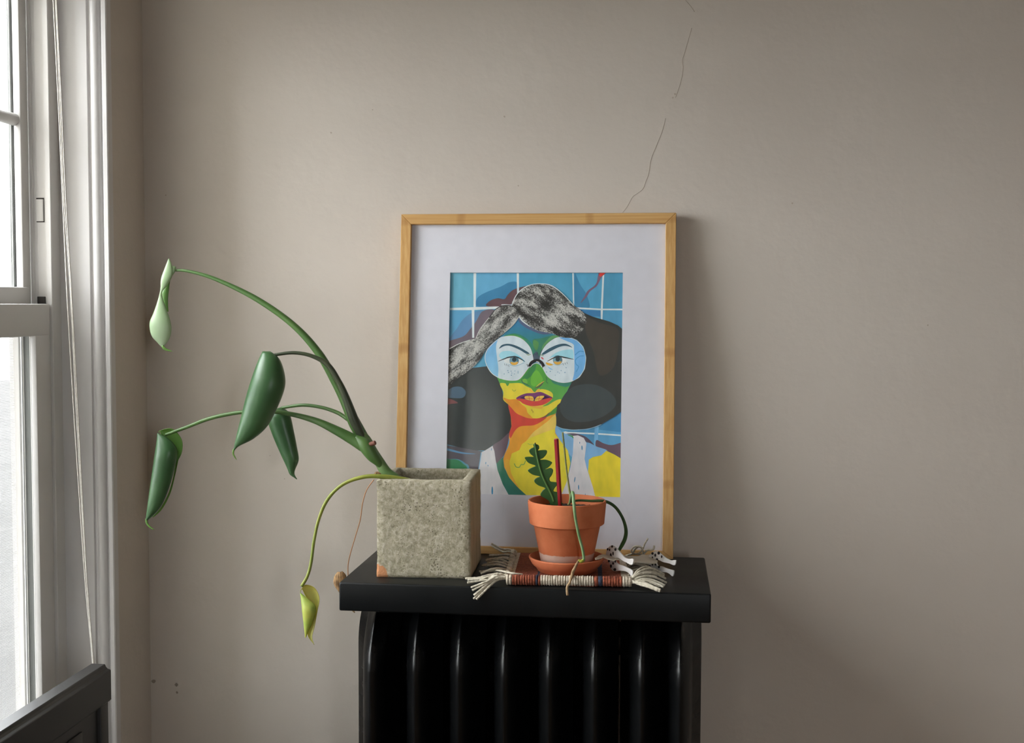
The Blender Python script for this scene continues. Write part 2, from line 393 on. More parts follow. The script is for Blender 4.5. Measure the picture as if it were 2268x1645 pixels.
RX = [-0.1922, -0.1285, -0.066, -0.0021, 0.0611, 0.1238, 0.189, 0.2420]
for x in RX:
    o = bpy.data.objects.new('section', sec); COL.objects.link(o); o.location = (x, 0, 0); setparent(o, rad)
for x0, x1 in zip(RX[:-1], RX[1:]):
    for z in (.70, .17):
        v, f = tube_geo([(x0, -.17, z), (x1, -.17, z)], [.024] * 2, 16); mesh('nipple_joint', v, f, M_black, rad, sm=True)
for x in (RX[0], RX[-1]):
    for y in (-.24, -.115):
        v, f = tube_geo([(x, y, 0.0), (x, y, .05), (x, y, .14)], [.021, .014, .018], 14); mesh('foot', v, f, M_black, rad, sm=True)

# ------------------------------------------------------------------ picture frame
FX, FZB, FYB, LEAN, FHI, FBW = -0.183, 0.8119 , -0.0809, 0.1116, 0.5032, 0.0162
FO = Vector((FX, FYB, FZB)); FU = Vector((1, 0, 0)); FV = Vector((0, math.sin(LEAN), math.cos(LEAN))); FN = Vector((0, -math.cos(LEAN), math.sin(LEAN)))
FBB = 0.0118                        # the lower rail reaches down to the lid
def FP(u, v, n): return FO + FU * u + FV * v + FN * n
def bamboo(name, rot):
    mt = mat(name, (208, 168, 110), (188, 142, 82), scale=7, stretch=((1, 40, 40) if rot == 0 else (40, 40, 1.0)), rough=.45, spec=.4, contrast=(.3, .7))
    nt = mt.node_tree; N = nt.nodes; L = nt.links; b = N['Principled BSDF']
    src = b.inputs['Base Color'].links[0].from_socket
    tc = N.new('ShaderNodeTexCoord'); wv = N.new('ShaderNodeTexWave'); wv.bands_direction = 'X' if rot == 0 else 'Z'
    wv.inputs['Scale'].default_value = 1.55; wv.inputs['Distortion'].default_value = .25; wv.inputs['Detail Scale'].default_value = 9
    L.new(tc.outputs['Object'], wv.inputs['Vector'])
    cr = N.new('ShaderNodeValToRGB'); cr.color_ramp.elements[0].position = .985; cr.color_ramp.elements[1].position = 1.0
    cr.color_ramp.elements[0].color = (1, 1, 1, 1); cr.color_ramp.elements[1].color = (.80, .74, .68, 1)
    L.new(wv.outputs['Fac'], cr.inputs[0])
    mx = N.new('ShaderNodeMix'); mx.data_type = 'RGBA'; mx.blend_type = 'MULTIPLY'; mx.inputs[0].default_value = 1
    L.new(src, mx.inputs[6]); L.new(cr.outputs[0], mx.inputs[7]); L.new(mx.outputs[2], b.inputs['Base Color'])
    return mt
M_bamH, M_bamV = bamboo('bamboo_horizontal', 0), bamboo('bamboo_vertical', 1)
pic = empty('picture_frame', (FX + .2, FYB, FZB)); tag(pic, 'bamboo picture frame with a white mat leaning against the wall', 'picture frame')
D = 0.0200
def rail(a, b, mt):
    # a,b : outer edge ends ; inner edge mitred
    def quad(p):  # local (u,v) -> 2 depths
        return [FP(p[0], p[1], .0), FP(p[0], p[1], -D)]
    pts = a + b
    v = []
    for p in pts: v += quad(p)
    f = [(0, 2, 4, 6), (1, 7, 5, 3)] + [(2 * i, 2 * i + 1, (2 * i + 3) % 8, (2 * i + 2) % 8) for i in range(4)]
    bm = bmesh.new(); vv = [bm.verts.new(p) for p in v]
    for q in f: bm.faces.new([vv[i] for i in q])
    bmesh.ops.recalc_face_normals(bm, faces=bm.faces)
    bmesh.ops.bevel(bm, geom=bm.edges[:], offset=.0007, segments=1, affect='EDGES')
    o = bm_obj('frame_rail', bm, mt, pic); return o
l_, r_, t_, b_ = -FBW, .4 + FBW, FHI + FBW, -FBB
rail([(l_, t_), (r_, t_)], [(.4, FHI), (0, FHI)], M_bamH)
rail([(l_, b_), (r_, b_)], [(.4, 0), (0, 0)], M_bamH)
rail([(l_, b_), (l_, t_)], [(0, FHI), (0, 0)], M_bamV)
rail([(r_, b_), (r_, t_)], [(.4, FHI), (.4, 0)], M_bamV)
def slab(name, u0, u1, v0, v1, n0, n1, mt, parent):
    v = [FP(u, v_, n) for n in (n0, n1) for v_ in (v0, v1) for u in (u0, u1)]
    f = [(0, 2, 3, 1), (4, 5, 7, 6), (0, 1, 5, 4), (2, 6, 7, 3), (0, 4, 6, 2), (1, 3, 7, 5)]
    bm = bmesh.new(); vv = [bm.verts.new(p) for p in v]
    for q in f: bm.faces.new([vv[i] for i in q])
    return bm_obj(name, bm, mt, parent)
slab('backing_board', 0, .4, 0, FHI, -.019, -.013, mat('backing_card', (120, 90, 60), rough=.9), pic)
slab('glass', 0, .4, 0, FHI, -.0075, -.0062, M_pglass, pic)
# mat board with opening
NM = -.0085
def uv(px, py, n):
    p = atplane(px, py, FO + FN * n, FN) - FO
    return p.dot(FU), p.dot(FV)
oTL = uv(997, 604, NM); oTR = uv(1377, 603, NM); oBR = uv(1376, 1101, NM)
OU0, OU1, OV0, OV1 = oTL[0], (oTR[0] + oBR[0]) / 2, oBR[1], (oTL[1] + oTR[1]) / 2
M_mat = mat('mat_board', (224, 224, 232), (228, 228, 236), scale=60, rough=.85, spec=.2)
v = []; f = []
for n in (NM, NM - .0022):
    v += [FP(u, vv_, n) for u, vv_ in ((0, 0), (.4, 0), (.4, FHI), (0, FHI), (OU0, OV0), (OU1, OV0), (OU1, OV1), (OU0, OV1))]
for i in range(4):
    j = (i + 1) % 4
    f += [(i, j, 4 + j, 4 + i), (8 + i, 12 + i, 12 + j, 8 + j), (4 + i, 4 + j, 12 + j, 12 + i), (i, 8 + i, 8 + j, j)]
mesh('mat_board', v, f, M_mat, pic)
NP = -.0122                          # print plane
# ---- the print: flat areas of ink, laid one over the other on the paper
ART = []                             # (kind, colour, pts(zoom units), smooth, gradient)
def A(c, pts, s=1, g=None, k='ink', off=(0, 0)): ART.append((k, c, [(x + off[0], y + off[1]) for x, y in pts], s, g))
def B(c, pts, s=1, g=None, k='ink'): A(c, pts, s, g, k, (0, 1350))
def stroke(c, pts, w, s=1, taper=False, off=(0, 0)):
    q = catmull([(x + off[0], y + off[1]) for x, y in pts], 6) if s and len(pts) > 2 else [(x + off[0], y + off[1]) for x, y in pts]
    Lq, Rq = [], []
    for i, p in enumerate(q):
        a = q[max(i - 1, 0)]; b = q[min(i + 1, len(q) - 1)]
        dx, dy = b[0] - a[0], b[1] - a[1]; l = math.hypot(dx, dy) or 1
        ww = w / 2 * (1 if not taper else max(.12, math.sin(math.pi * (i + .3) / (len(q) - .4)) ** .6))
        Lq.append((p[0] - dy / l * ww, p[1] + dx / l * ww)); Rq.append((p[0] + dy / l * ww, p[1] - dx / l * ww))
    for i in range(len(q) - 1): pass
    ART.append(('ink', c, Lq + Rq[::-1], 0, None))
def dot(c, x, y, r, k=1.0, off=(0, 0)):
    ART.append(('ink', c, [(x + off[0] + r * math.cos(i * math.pi / 8), y + off[1] + k * r * math.sin(i * math.pi / 8)) for i in range(16)], 0, None))
OB = (0, 1350)
GW = (204, 212, 216)
A((82, 150, 180), [(20, 40), (2200, 40), (2200, 2800), (20, 2800)], 0)
# tiles
A((103, 163, 184), [(60, 60), (372, 60), (372, 500), (60, 500)], 0)
A((96, 158, 190), [(400, 60), (890, 60), (893, 490), (400, 490)], 0)
A((78, 148, 178), [(913, 60), (1553, 60), (1560, 480), (913, 480)], 0)
A((82, 152, 184), [(1570, 60), (1915, 60), (1897, 500), (1570, 490)], 0)
A((76, 142, 172), [(1935, 60), (2200, 60), (2200, 505), (1915, 505)], 0)
A((90, 152, 186), [(60, 520), (355, 520), (355, 900), (60, 900)], 0)
A((80, 145, 178), [(1915, 525), (2200, 525), (2200, 800), (1915, 800)], 0)
A((62, 122, 158), [(405, 470), (420, 375), (520, 310), (700, 240), (790, 192), (885, 185), (905, 260), (850, 390), (700, 480), (560, 485)])
A((62, 124, 160), [(1578, 92), (1600, 110), (1650, 220), (1720, 330), (1762, 480), (1690, 490), (1585, 455)])
A((92, 132, 168), [(80, 880), (180, 730), (240, 640), (340, 560), (470, 525), (480, 560), (400, 720), (250, 850)])
A((62, 120, 165), [(1620, 515), (1890, 530), (1890, 600), (1800, 600), (1690, 560)], 0)
A((96, 74, 78), [(525, 470), (570, 410), (660, 380), (740, 390), (780, 340), (830, 290), (900, 258), (1025, 232), (940, 300), (860, 430), (700, 485)])
A((108, 98, 106), [(60, 905), (250, 835), (330, 750), (400, 660), (480, 535), (620, 520), (570, 640), (430, 860), (80, 1010)])
for q in ([(372, 60), (405, 60), (398, 495), (372, 495)], [(888, 60), (915, 60), (915, 325), (893, 325)], [(1552, 60), (1571, 60), (1576, 465), (1562, 465)],
          [(1915, 60), (1936, 60), (1917, 505), (1895, 505)], [(60, 497), (640, 478), (700, 480), (640, 506), (370, 522), (60, 522)],
          [(1590, 487), (1900, 505), (2200, 505), (2200, 525), (1900, 522), (1620, 508)], [(350, 515), (382, 515), (380, 852), (356, 852)],
          [(1893, 505), (1919, 505), (1913, 640), (1895, 630)]):
    A(GW, q, 0)
A((116, 92, 112), [(1880, 60), (1970, 60), (1905, 125), (1872, 190), (1840, 240), (1765, 300), (1720, 370), (1650, 440), (1700, 355), (1740, 288), (1820, 228), (1848, 180), (1858, 120)])
A((205, 66, 58), [(1888, 60), (1970, 60), (1925, 100), (1890, 125), (1872, 105)], 0)
# lower background
B((64, 128, 170), [(1880, 500), (2200, 340), (2200, 790), (1870, 690)], 0)
B((88, 150, 188), [(1350, 540), (2200, 640), (2200, 1000), (1340, 900)], 0)
B((80, 140, 178), [(1500, 600), (1820, 590), (1815, 780), (1700, 700), (1500, 650)], 0)
B(GW, [(1430, 632), (1470, 620), (1500, 628), (1830, 640), (2200, 664), (2200, 684), (1900, 662), (1560, 646), (1470, 650)], 0)
B((112, 170, 205), [(1822, 560), (1868, 550), (1855, 840), (1808, 830)], 0)
B((88, 78, 92), [(1495, 648), (1600, 648), (1720, 690), (1815, 785), (1750, 770), (1650, 695), (1500, 668)])
B((98, 80, 92), [(1843, 725), (1930, 765), (2030, 785), (2200, 760), (2200, 985), (2040, 900), (1930, 850), (1838, 808)])
B((122, 166, 202), [(1348, 540), (1440, 640), (1570, 690), (1570, 920), (1520, 900), (1400, 740), (1345, 640)])
B((118, 164, 202), [(1715, 760), (1850, 805), (1970, 850), (1910, 905), (1790, 930), (1750, 990), (1745, 1120), (1690, 960)])
B((214, 194, 52), [(1960, 852), (2060, 900), (2200, 985), (2200, 1450), (1830, 1450), (1790, 1260), (1742, 1100), (1750, 960), (1800, 928), (1900, 908)], 0)
# left bottom
B((84, 80, 88), [(20, 780), (480, 860), (480, 1450), (20, 1450)], 0)
B((92, 140, 176), [(20, 815), (120, 840), (250, 872), (400, 890), (250, 890), (110, 862), (20, 840)])
B((84, 140, 160), [(20, 985), (90, 955), (190, 955), (270, 1000), (325, 1075), (340, 1450), (20, 1450)])
B((56, 124, 84), [(20, 985), (90, 958), (180, 962), (250, 1010), (300, 1085), (310, 1450), (20, 1450)])
# hair masses
HD = (58, 60, 58)
B((52, 57, 57), [(20, 60), (300, -130), (560, -160), (668, 0), (710, 90), (727, 200), (790, 300), (820, 450), (826, 560), (800, 645), (700, 725), (600, 792), (510, 850), (400, 850), (200, 812), (20, 770)], 0)
B((76, 98, 116), [(20, 190), (110, 100), (220, 90), (280, 150), (240, 220), (100, 220), (20, 210)])
B((120, 74, 74), [(20, 225), (110, 240), (185, 280), (110, 292), (20, 300)])
B((98, 82, 92), [(600, 800), (700, 725), (800, 640), (800, 760), (740, 905), (690, 960), (650, 1010), (630, 930)])
# neck
B((228, 150, 56), [(785, 290), (818, 450), (826, 560), (800, 640), (790, 760), (745, 890), (728, 950), (740, 1050), (800, 1170), (900, 1280), (1010, 1395), (1010, 1450), (1330, 1450), (1480, 1250), (1530, 1000), (1500, 850), (1400, 720), (1350, 640), (1343, 520), (1357, 400), (1372, 305), (1240, 300), (1000, 280)], 0)
B((236, 184, 92), [(1352, 425), (1343, 600), (1200, 640), (1080, 690), (990, 760), (1080, 640), (1180, 560), (1260, 500)])
B((224, 198, 62), [(1345, 590), (1345, 650), (1400, 720), (1500, 850), (1530, 1000), (1480, 1250), (1400, 1450), (1010, 1450), (900, 1285), (820, 1120), (800, 990), (830, 885), (920, 845), (950, 775), (1050, 700), (1200, 640)], 0)
B((232, 164, 60), [(740, 980), (800, 960), (805, 1060), (850, 1190), (920, 1300), (850, 1240), (780, 1140)])
B((192, 72, 60), [(788, 300), (880, 400), (990, 450), (1080, 467), (1245, 445), (1190, 500), (1090, 548), (940, 560), (870, 610), (815, 700), (800, 640), (826, 560), (818, 450)])
B((80, 138, 66), [(1235, 450), (1300, 385), (1374, 300), (1357, 400), (1290, 430)])
B((100, 84, 84), [(1190, 460), (1250, 420), (1310, 350), (1290, 390), (1240, 445)])
B((96, 152, 186), [(800, 700), (795, 780), (745, 895), (725, 945), (690, 965), (740, 900), (775, 800)])
B((54, 118, 88), [(728, 930), (690, 960), (650, 1002), (660, 1100), (720, 1250), (800, 1390), (800, 1450), (1040, 1450), (1010, 1390), (900, 1290), (800, 1175), (740, 1060), (726, 960)], 0, ((50, 112, 104), 2350, 2750))
stroke((96, 150, 84), [(860, 1005), (880, 1045), (920, 1050), (940, 1020), (975, 1015), (995, 970)], 9, off=OB)
stroke((150, 170, 90), [(1020, 765), (1050, 780), (1085, 770)], 6, off=OB)
# straps
B((196, 196, 198), [(600, 794), (510, 850), (465, 872), (446, 1000), (430, 1085), (430, 1450), (830, 1450), (720, 1250), (660, 1085), (640, 985), (622, 860)], 0)
stroke((110, 168, 200), [(465, 872), (446, 1000), (430, 1085)], 9, off=OB)
B((198, 198, 202), [(1560, 676), (1620, 668), (1690, 700), (1722, 762), (1712, 850), (1700, 950), (1722, 1050), (1762, 1170), (1800, 1290), (1840, 1450), (1390, 1450), (1480, 1240), (1530, 1050), (1560, 880), (1568, 720)], 0)
stroke((70, 140, 80), [(1500, 665), (1550, 680), (1565, 705)], 16, off=OB, taper=True)
for (x0, y0, x1, y1, w) in ((590, 820, 585, 850, 8), (520, 985, 518, 1015, 10), (543, 1020, 548, 1040, 10), (596, 1280, 596, 1385, 20), (1642, 745, 1642, 770, 8), (1668, 790, 1670, 845, 14),
                            (1587, 1165, 1578, 1230, 12), (1627, 1260, 1630, 1320, 14), (1708, 1365, 1710, 1390, 8)):
    stroke((66, 128, 164), [(x0, y0), ((x0 + x1) / 2, (y0 + y1) / 2), (x1, y1)], w, off=OB, taper=True)
# face, lower part
A((80, 150, 74), [(655, 1330), (690, 1410), (725, 1500), (730, 1590), (790, 1650), (900, 1750), (1000, 1800), (1080, 1816), (1180, 1802), (1300, 1722), (1410, 1622), (1470, 1530), (1520, 1430), (1550, 1350), (1400, 1250), (1200, 1190), (1120, 1160), (1040, 1210), (900, 1300)], 0, ((96, 158, 80), 1300, 1650))
A((60, 124, 104), [(1290, 1330), (1400, 1380), (1550, 1345), (1530, 1410), (1480, 1440), (1390, 1420), (1320, 1390)])
A((222, 196, 66), [(688, 1400), (780, 1398), (930, 1395), (1000, 1430), (1060, 1458), (1090, 1478), (1140, 1480), (1190, 1466), (1260, 1480), (1312, 1512), (1322, 1560), (1300, 1600), (1240, 1645), (1200, 1672), (1260, 1660), (1320, 1622), (1380, 1592), (1422, 1592), (1400, 1640), (1300, 1730), (1180, 1806), (1080, 1816), (980, 1800), (880, 1740), (790, 1652), (727, 1590), (728, 1500)])
A((228, 142, 54), [(727, 1570), (800, 1590), (890, 1590), (950, 1650), (1000, 1690), (1020, 1750), (1080, 1816), (980, 1800), (880, 1740), (790, 1652)])
A((232, 172, 70), [(1040, 1660), (1120, 1668), (1200, 1672), (1180, 1702), (1090, 1690)])
A((232, 168, 72), [(1040, 1452), (1090, 1490), (1160, 1460), (1150, 1500), (1060, 1500)])
A((80, 142, 70), [(1050, 1420), (1150, 1430), (1132, 1470), (1105, 1502), (1078, 1480)])
A((80, 140, 74), [(740, 1370), (800, 1375), (790, 1420), (772, 1428), (760, 1405)])
stroke((150, 160, 66), [(835, 1470), (855, 1490), (880, 1475)], 7)
for (x, y) in ((1065, 1705), (1078, 1725)): stroke((150, 110, 66), [(x, y), (x + 6, y + 14), (x + 2, y + 24)], 6)
# nose
A((84, 152, 66), [(1120, 1160), (1180, 1200), (1212, 1280), (1245, 1340), (1238, 1400), (1180, 1422), (1130, 1448), (1070, 1440), (965, 1392), (950, 1340), (1010, 1270), (1060, 1200)])
A((62, 126, 76), [(1120, 1162), (1060, 1205), (1010, 1270), (952, 1340), (1010, 1350), (1070, 1300), (1110, 1230)])
A((104, 170, 66), [(1080, 1280), (1130, 1240), (1180, 1300), (1200, 1360), (1150, 1410), (1090, 1432), (1058, 1400), (1058, 1340)])
A((112, 168, 74), [(960, 1350), (1000, 1345), (1020, 1390), (990, 1400), (960, 1385)])
stroke((54, 84, 92), [(945, 1340), (960, 1385), (1010, 1412), (1060, 1440)], 10, taper=True)
stroke((96, 60, 84), [(1105, 1450), (1150, 1440), (1185, 1412), (1212, 1375)], 12, taper=True)
stroke((230, 166, 78), [(1120, 1438), (1170, 1400), (1220, 1370)], 9, taper=True)
stroke((60, 100, 80), [(1238, 1320), (1250, 1350), (1242, 1375), (1262, 1398)], 7)
# mouth
B((112, 62, 108), [(880, 228), (940, 188), (1010, 166), (1090, 162), (1170, 150), (1230, 172), (1320, 222), (1250, 240), (1100, 260), (960, 240)])
B((196, 74, 68), [(885, 236), (960, 232), (1100, 262), (1250, 228), (1312, 226), (1262, 275), (1180, 310), (1060, 318), (970, 292), (930, 262)])
B((70, 44, 84), [(930, 224), (1000, 196), (1100, 214), (1200, 192), (1280, 216), (1200, 240), (1100, 260), (1000, 240)])
B((224, 178, 78), [(985, 206), (1020, 198), (1075, 204), (1092, 232), (1085, 256), (1030, 248), (990, 232)])
B((226, 182, 78), [(1112, 232), (1140, 204), (1200, 195), (1218, 204), (1190, 236), (1150, 256), (1108, 258)])
for q in ([(1035, 200), (1042, 248)], [(990, 225), (1085, 236)], [(1165, 200), (1150, 254)], [(1115, 238), (1205, 222)]): stroke((190, 84, 62), [q[0], ((q[0][0] + q[1][0]) / 2, (q[0][1] + q[1][1]) / 2), q[1]], 6, off=OB)
# forehead
A((58, 116, 158), [(905, 590), (850, 700), (735, 830), (800, 920), (1080, 1125), (1180, 1120), (1300, 900), (1440, 850), (1250, 790), (1050, 700)], 0, ((56, 124, 128), 640, 900))
A((58, 126, 104), [(735, 832), (860, 800), (960, 830), (1050, 900), (1110, 1000), (1120, 1110), (1075, 1125), (1040, 960), (950, 880), (840, 835)])
A((62, 122, 100), [(1080, 880), (1180, 860), (1300, 830), (1440, 850), (1310, 880), (1230, 950), (1180, 1040), (1165, 1130), (1110, 1120), (1100, 1000)])
A((88, 140, 84), [(1095, 880), (1150, 910), (1140, 985), (1115, 1000), (1085, 940)])
A((92, 144, 92), [(1310, 830), (1400, 835), (1310, 870), (1230, 940), (1190, 1000), (1210, 930)])
A((84, 148, 80), [(740, 835), (850, 812), (950, 850), (1000, 890), (930, 860), (840, 832)])
A((86, 96, 124), [(905, 595), (945, 640), (1050, 715), (1300, 795), (1200, 812), (1080, 772), (980, 720), (915, 660)])
A((76, 90, 104), [(1082, 1120), (1085, 1055), (1130, 1018), (1155, 1075), (1185, 1000), (1190, 1030), (1160, 1130)])
stroke((60, 70, 86), [(1085, 1085), (1100, 1040), (1120, 1060), (1135, 1030), (1150, 1080)], 6)
# lenses
LL = [(720, 840), (850, 830), (960, 872), (1050, 970), (1085, 1090), (1080, 1150), (1020, 1230), (930, 1342), (850, 1366), (720, 1350), (600, 1290), (530, 1190), (506, 1090), (530, 1000), (600, 920), (660, 872)]
RL = [(1390, 845), (1500, 848), (1600, 880), (1680, 960), (1718, 1080), (1702, 1220), (1640, 1322), (1550, 1374), (1450, 1392), (1350, 1372), (1260, 1320), (1200, 1220), (1165, 1130), (1180, 1040), (1230, 950), (1310, 880)]
LW = (194, 206, 219)
A((212, 220, 226), LL); A((212, 220, 226), RL)
def shrink(p, k):
    cx = sum(q[0] for q in p) / len(p); cy = sum(q[1] for q in p) / len(p)
    return [(cx + (x - cx) * k, cy + (y - cy) * k) for x, y in p]
A((112, 168, 210), shrink(LL, .975), g=((132, 184, 218), 850, 1350)); A(LW, shrink(RL, .985))
A(LW, [(668, 872), (720, 844), (850, 834), (958, 876), (1046, 972), (1080, 1090), (1074, 1150), (1016, 1226), (926, 1338), (850, 1361), (720, 1347), (668, 1325), (670, 1220), (652, 1080), (642, 960)])
A((108, 165, 210), [(1400, 850), (1500, 853), (1598, 886), (1674, 962), (1710, 1080), (1694, 1218), (1634, 1314), (1560, 1362), (1578, 1250), (1574, 1000), (1564, 930), (1480, 890)])
stroke((76, 140, 190), [(1690, 1020), (1640, 1015), (1585, 1060)], 12)
stroke((76, 140, 190), [(1690, 1070), (1640, 1075), (1590, 1120), (1600, 1170), (1628, 1200), (1600, 1260)], 10)
# eyes
SH = (150, 200, 220)
A(SH, [(678, 1065), (715, 1018), (810, 1012), (900, 1052), (985, 1135), (900, 1094), (800, 1085), (715, 1108)])
A(SH, [(1262, 1120), (1330, 1050), (1420, 1008), (1530, 992), (1562, 1010), (1562, 1104), (1450, 1084), (1340, 1090)])
A((108, 184, 208), [(860, 1070), (930, 1082), (988, 1140), (930, 1118)]); A((108, 184, 208), [(1255, 1128), (1300, 1082), (1390, 1062), (1320, 1100)])
for cx, cy in ((858, 1126), (1378, 1120)):
    A((206, 216, 224), [(cx - 120, cy + 4), (cx - 60, cy - 38), (cx + 40, cy - 40), (cx + 110, cy + 10), (cx + 40, cy + 48), (cx - 60, cy + 40)])
    dot((70, 108, 122), cx, cy, 57); dot((112, 150, 164), cx - 12, cy - 2, 44)
    A((206, 160, 74), [(cx - 44, cy + 16), (cx, cy + 22), (cx + 46, cy + 14), (cx + 30, cy + 46), (cx, cy + 54), (cx - 30, cy + 46)])
    dot((48, 64, 70), cx + 2, cy - 12, 27)
stroke((50, 58, 62), [(664, 1136), (740, 1105), (800, 1085), (880, 1082), (940, 1108), (990, 1140)], 16, taper=True)
stroke((50, 58, 62), [(1252, 1136), (1330, 1094), (1400, 1078), (1480, 1092), (1574, 1112)], 16, taper=True)
stroke((130, 170, 186), [(800, 1172), (850, 1190), (900, 1184), (980, 1150)], 6); stroke((130, 170, 186), [(1320, 1165), (1380, 1180), (1450, 1160)], 5)
for x, y in ((742, 1160), (765, 1165), (790, 1176), (1440, 1158), (1465, 1150), (1488, 1142)): stroke((60, 66, 70), [(x, y), (x + 4, y + 12), (x + 8, y + 24)], 4)
BR = (56, 88, 104)
A(BR, [(678, 985), (715, 938), (800, 926), (900, 955), (1000, 1010), (1042, 1042), (1000, 1042), (920, 995), (800, 948), (730, 955)])
A(BR, [(1192, 1042), (1280, 978), (1390, 932), (1480, 926), (1555, 970), (1480, 950), (1400, 962), (1290, 1015), (1210, 1055)])
stroke((120, 140, 96), [(1000, 1050), (1030, 1058), (1060, 1048)], 9, taper=True); stroke((120, 140, 96), [(1170, 1050), (1195, 1065), (1215, 1065)], 8, taper=True)
A((196, 84, 90), [(1178, 1085), (1200, 1090), (1212, 1112), (1192, 1106)])
A((206, 162, 66), [(1236, 1148), (1275, 1155), (1322, 1172), (1300, 1184), (1255, 1178)])
A((140, 184, 212), [(1258, 1196), (1290, 1212), (1322, 1236), (1285, 1228)])
for x, y in ((783, 1245), (822, 1252), (868, 1250), (905, 1255), (740, 1285), (790, 1268), (830, 1275), (905, 1272), (825, 1300), (862, 1285), (1245, 1262), (1290, 1255), (1380, 1262), (1420, 1245), (1465, 1268), (1350, 1300), (1480, 1210), (1400, 1275)):
    dot((110, 150, 172), x, y, 5 + 3 * random.random(), .8)
# bridge
stroke((42, 42, 44), [(1040, 1196), (1065, 1150), (1110, 1126), (1150, 1126), (1190, 1155), (1212, 1196)], 34)
stroke((42, 42, 44), [(1012, 1168), (1024, 1200), (1042, 1182)], 8, s=0); stroke((42, 42, 44), [(1196, 1208), (1204, 1196), (1213, 1172)], 8, s=0)
stroke((206, 206, 206), [(1122, 1138), (1140, 1140), (1158, 1150)], 9); stroke((206, 212, 206), [(1050, 1206), (1080, 1172), (1120, 1158), (1160, 1166), (1190, 1206)], 7)
# hair on top
A(HD, [(905, 590), (1050, 718), (1300, 798), (1450, 845), (1540, 852), (1610, 878), (1690, 960), (1720, 1090), (1706, 1224), (1640, 1328), (1550, 1376), (1520, 1440), (1470, 1535), (1410, 1628), (1374, 1660), (1360, 1760), (1362, 1905), (1430, 1935), (1550, 1952), (1700, 1945), (1780, 1930), (1900, 1888), (2050, 1800), (2200, 1690), (2200, 790), (2100, 706), (2000, 660), (1800, 602), (1680, 552), (1560, 470), (1300, 430), (1000, 480)], 0)
B((66, 74, 76), [(1420, 250), (1560, 90), (1800, 60), (2000, 150), (2080, 290), (1960, 420), (1760, 500), (1540, 500), (1420, 400)])
A((70, 66, 60), [(1720, 620), (1900, 680), (2090, 740), (2110, 900), (2050, 1200), (1880, 1300), (1800, 1000), (1720, 800)])
A((60, 60, 58), [(826, 462), (866, 372), (920, 300), (1000, 245), (1100, 214), (1200, 208), (1300, 238), (1400, 302), (1500, 392), (1590, 480), (1690, 555), (1720, 640), (1690, 740), (1600, 840), (1450, 850), (1300, 800), (1150, 770), (1050, 720), (912, 600), (890, 520)], k='pencilA')
A((60, 60, 58), [(842, 470), (900, 520), (916, 592), (850, 690), (720, 815), (600, 912), (520, 1000), (440, 1130), (330, 1235), (180, 1340), (20, 1450), (20, 1000), (90, 975), (250, 900), (400, 852), (455, 745), (560, 610), (640, 512), (740, 465)], k='pencilB')
stroke(GW, [(832, 462), (868, 372), (922, 300), (1000, 243), (1100, 212), (1250, 214), (1350, 256), (1460, 350), (1572, 470)], 9)
stroke(GW, [(705, 460), (760, 458), (835, 466)], 10); stroke(GW, [(915, 598), (960, 655), (1052, 722)], 14, taper=True)
stroke((190, 194, 190), [(405, 852), (455, 745), (560, 612)], 7); stroke((176, 178, 172), [(915, 600), (850, 694), (740, 790)], 10)
stroke((44, 46, 46), [(560, 612), (640, 512), (740, 468), (842, 478), (905, 535), (900, 580)], 9); stroke((70, 72, 70), [(90, 1250), (250, 1160), (400, 1090)], 9)
stroke((196, 200, 196), [(85, 985), (200, 925), (330, 880)], 9)
stroke((140, 176, 196), [(1370, 1912), (1440, 1940), (1560, 1955), (1700, 1948), (1790, 1930), (1900, 1890)], 8)

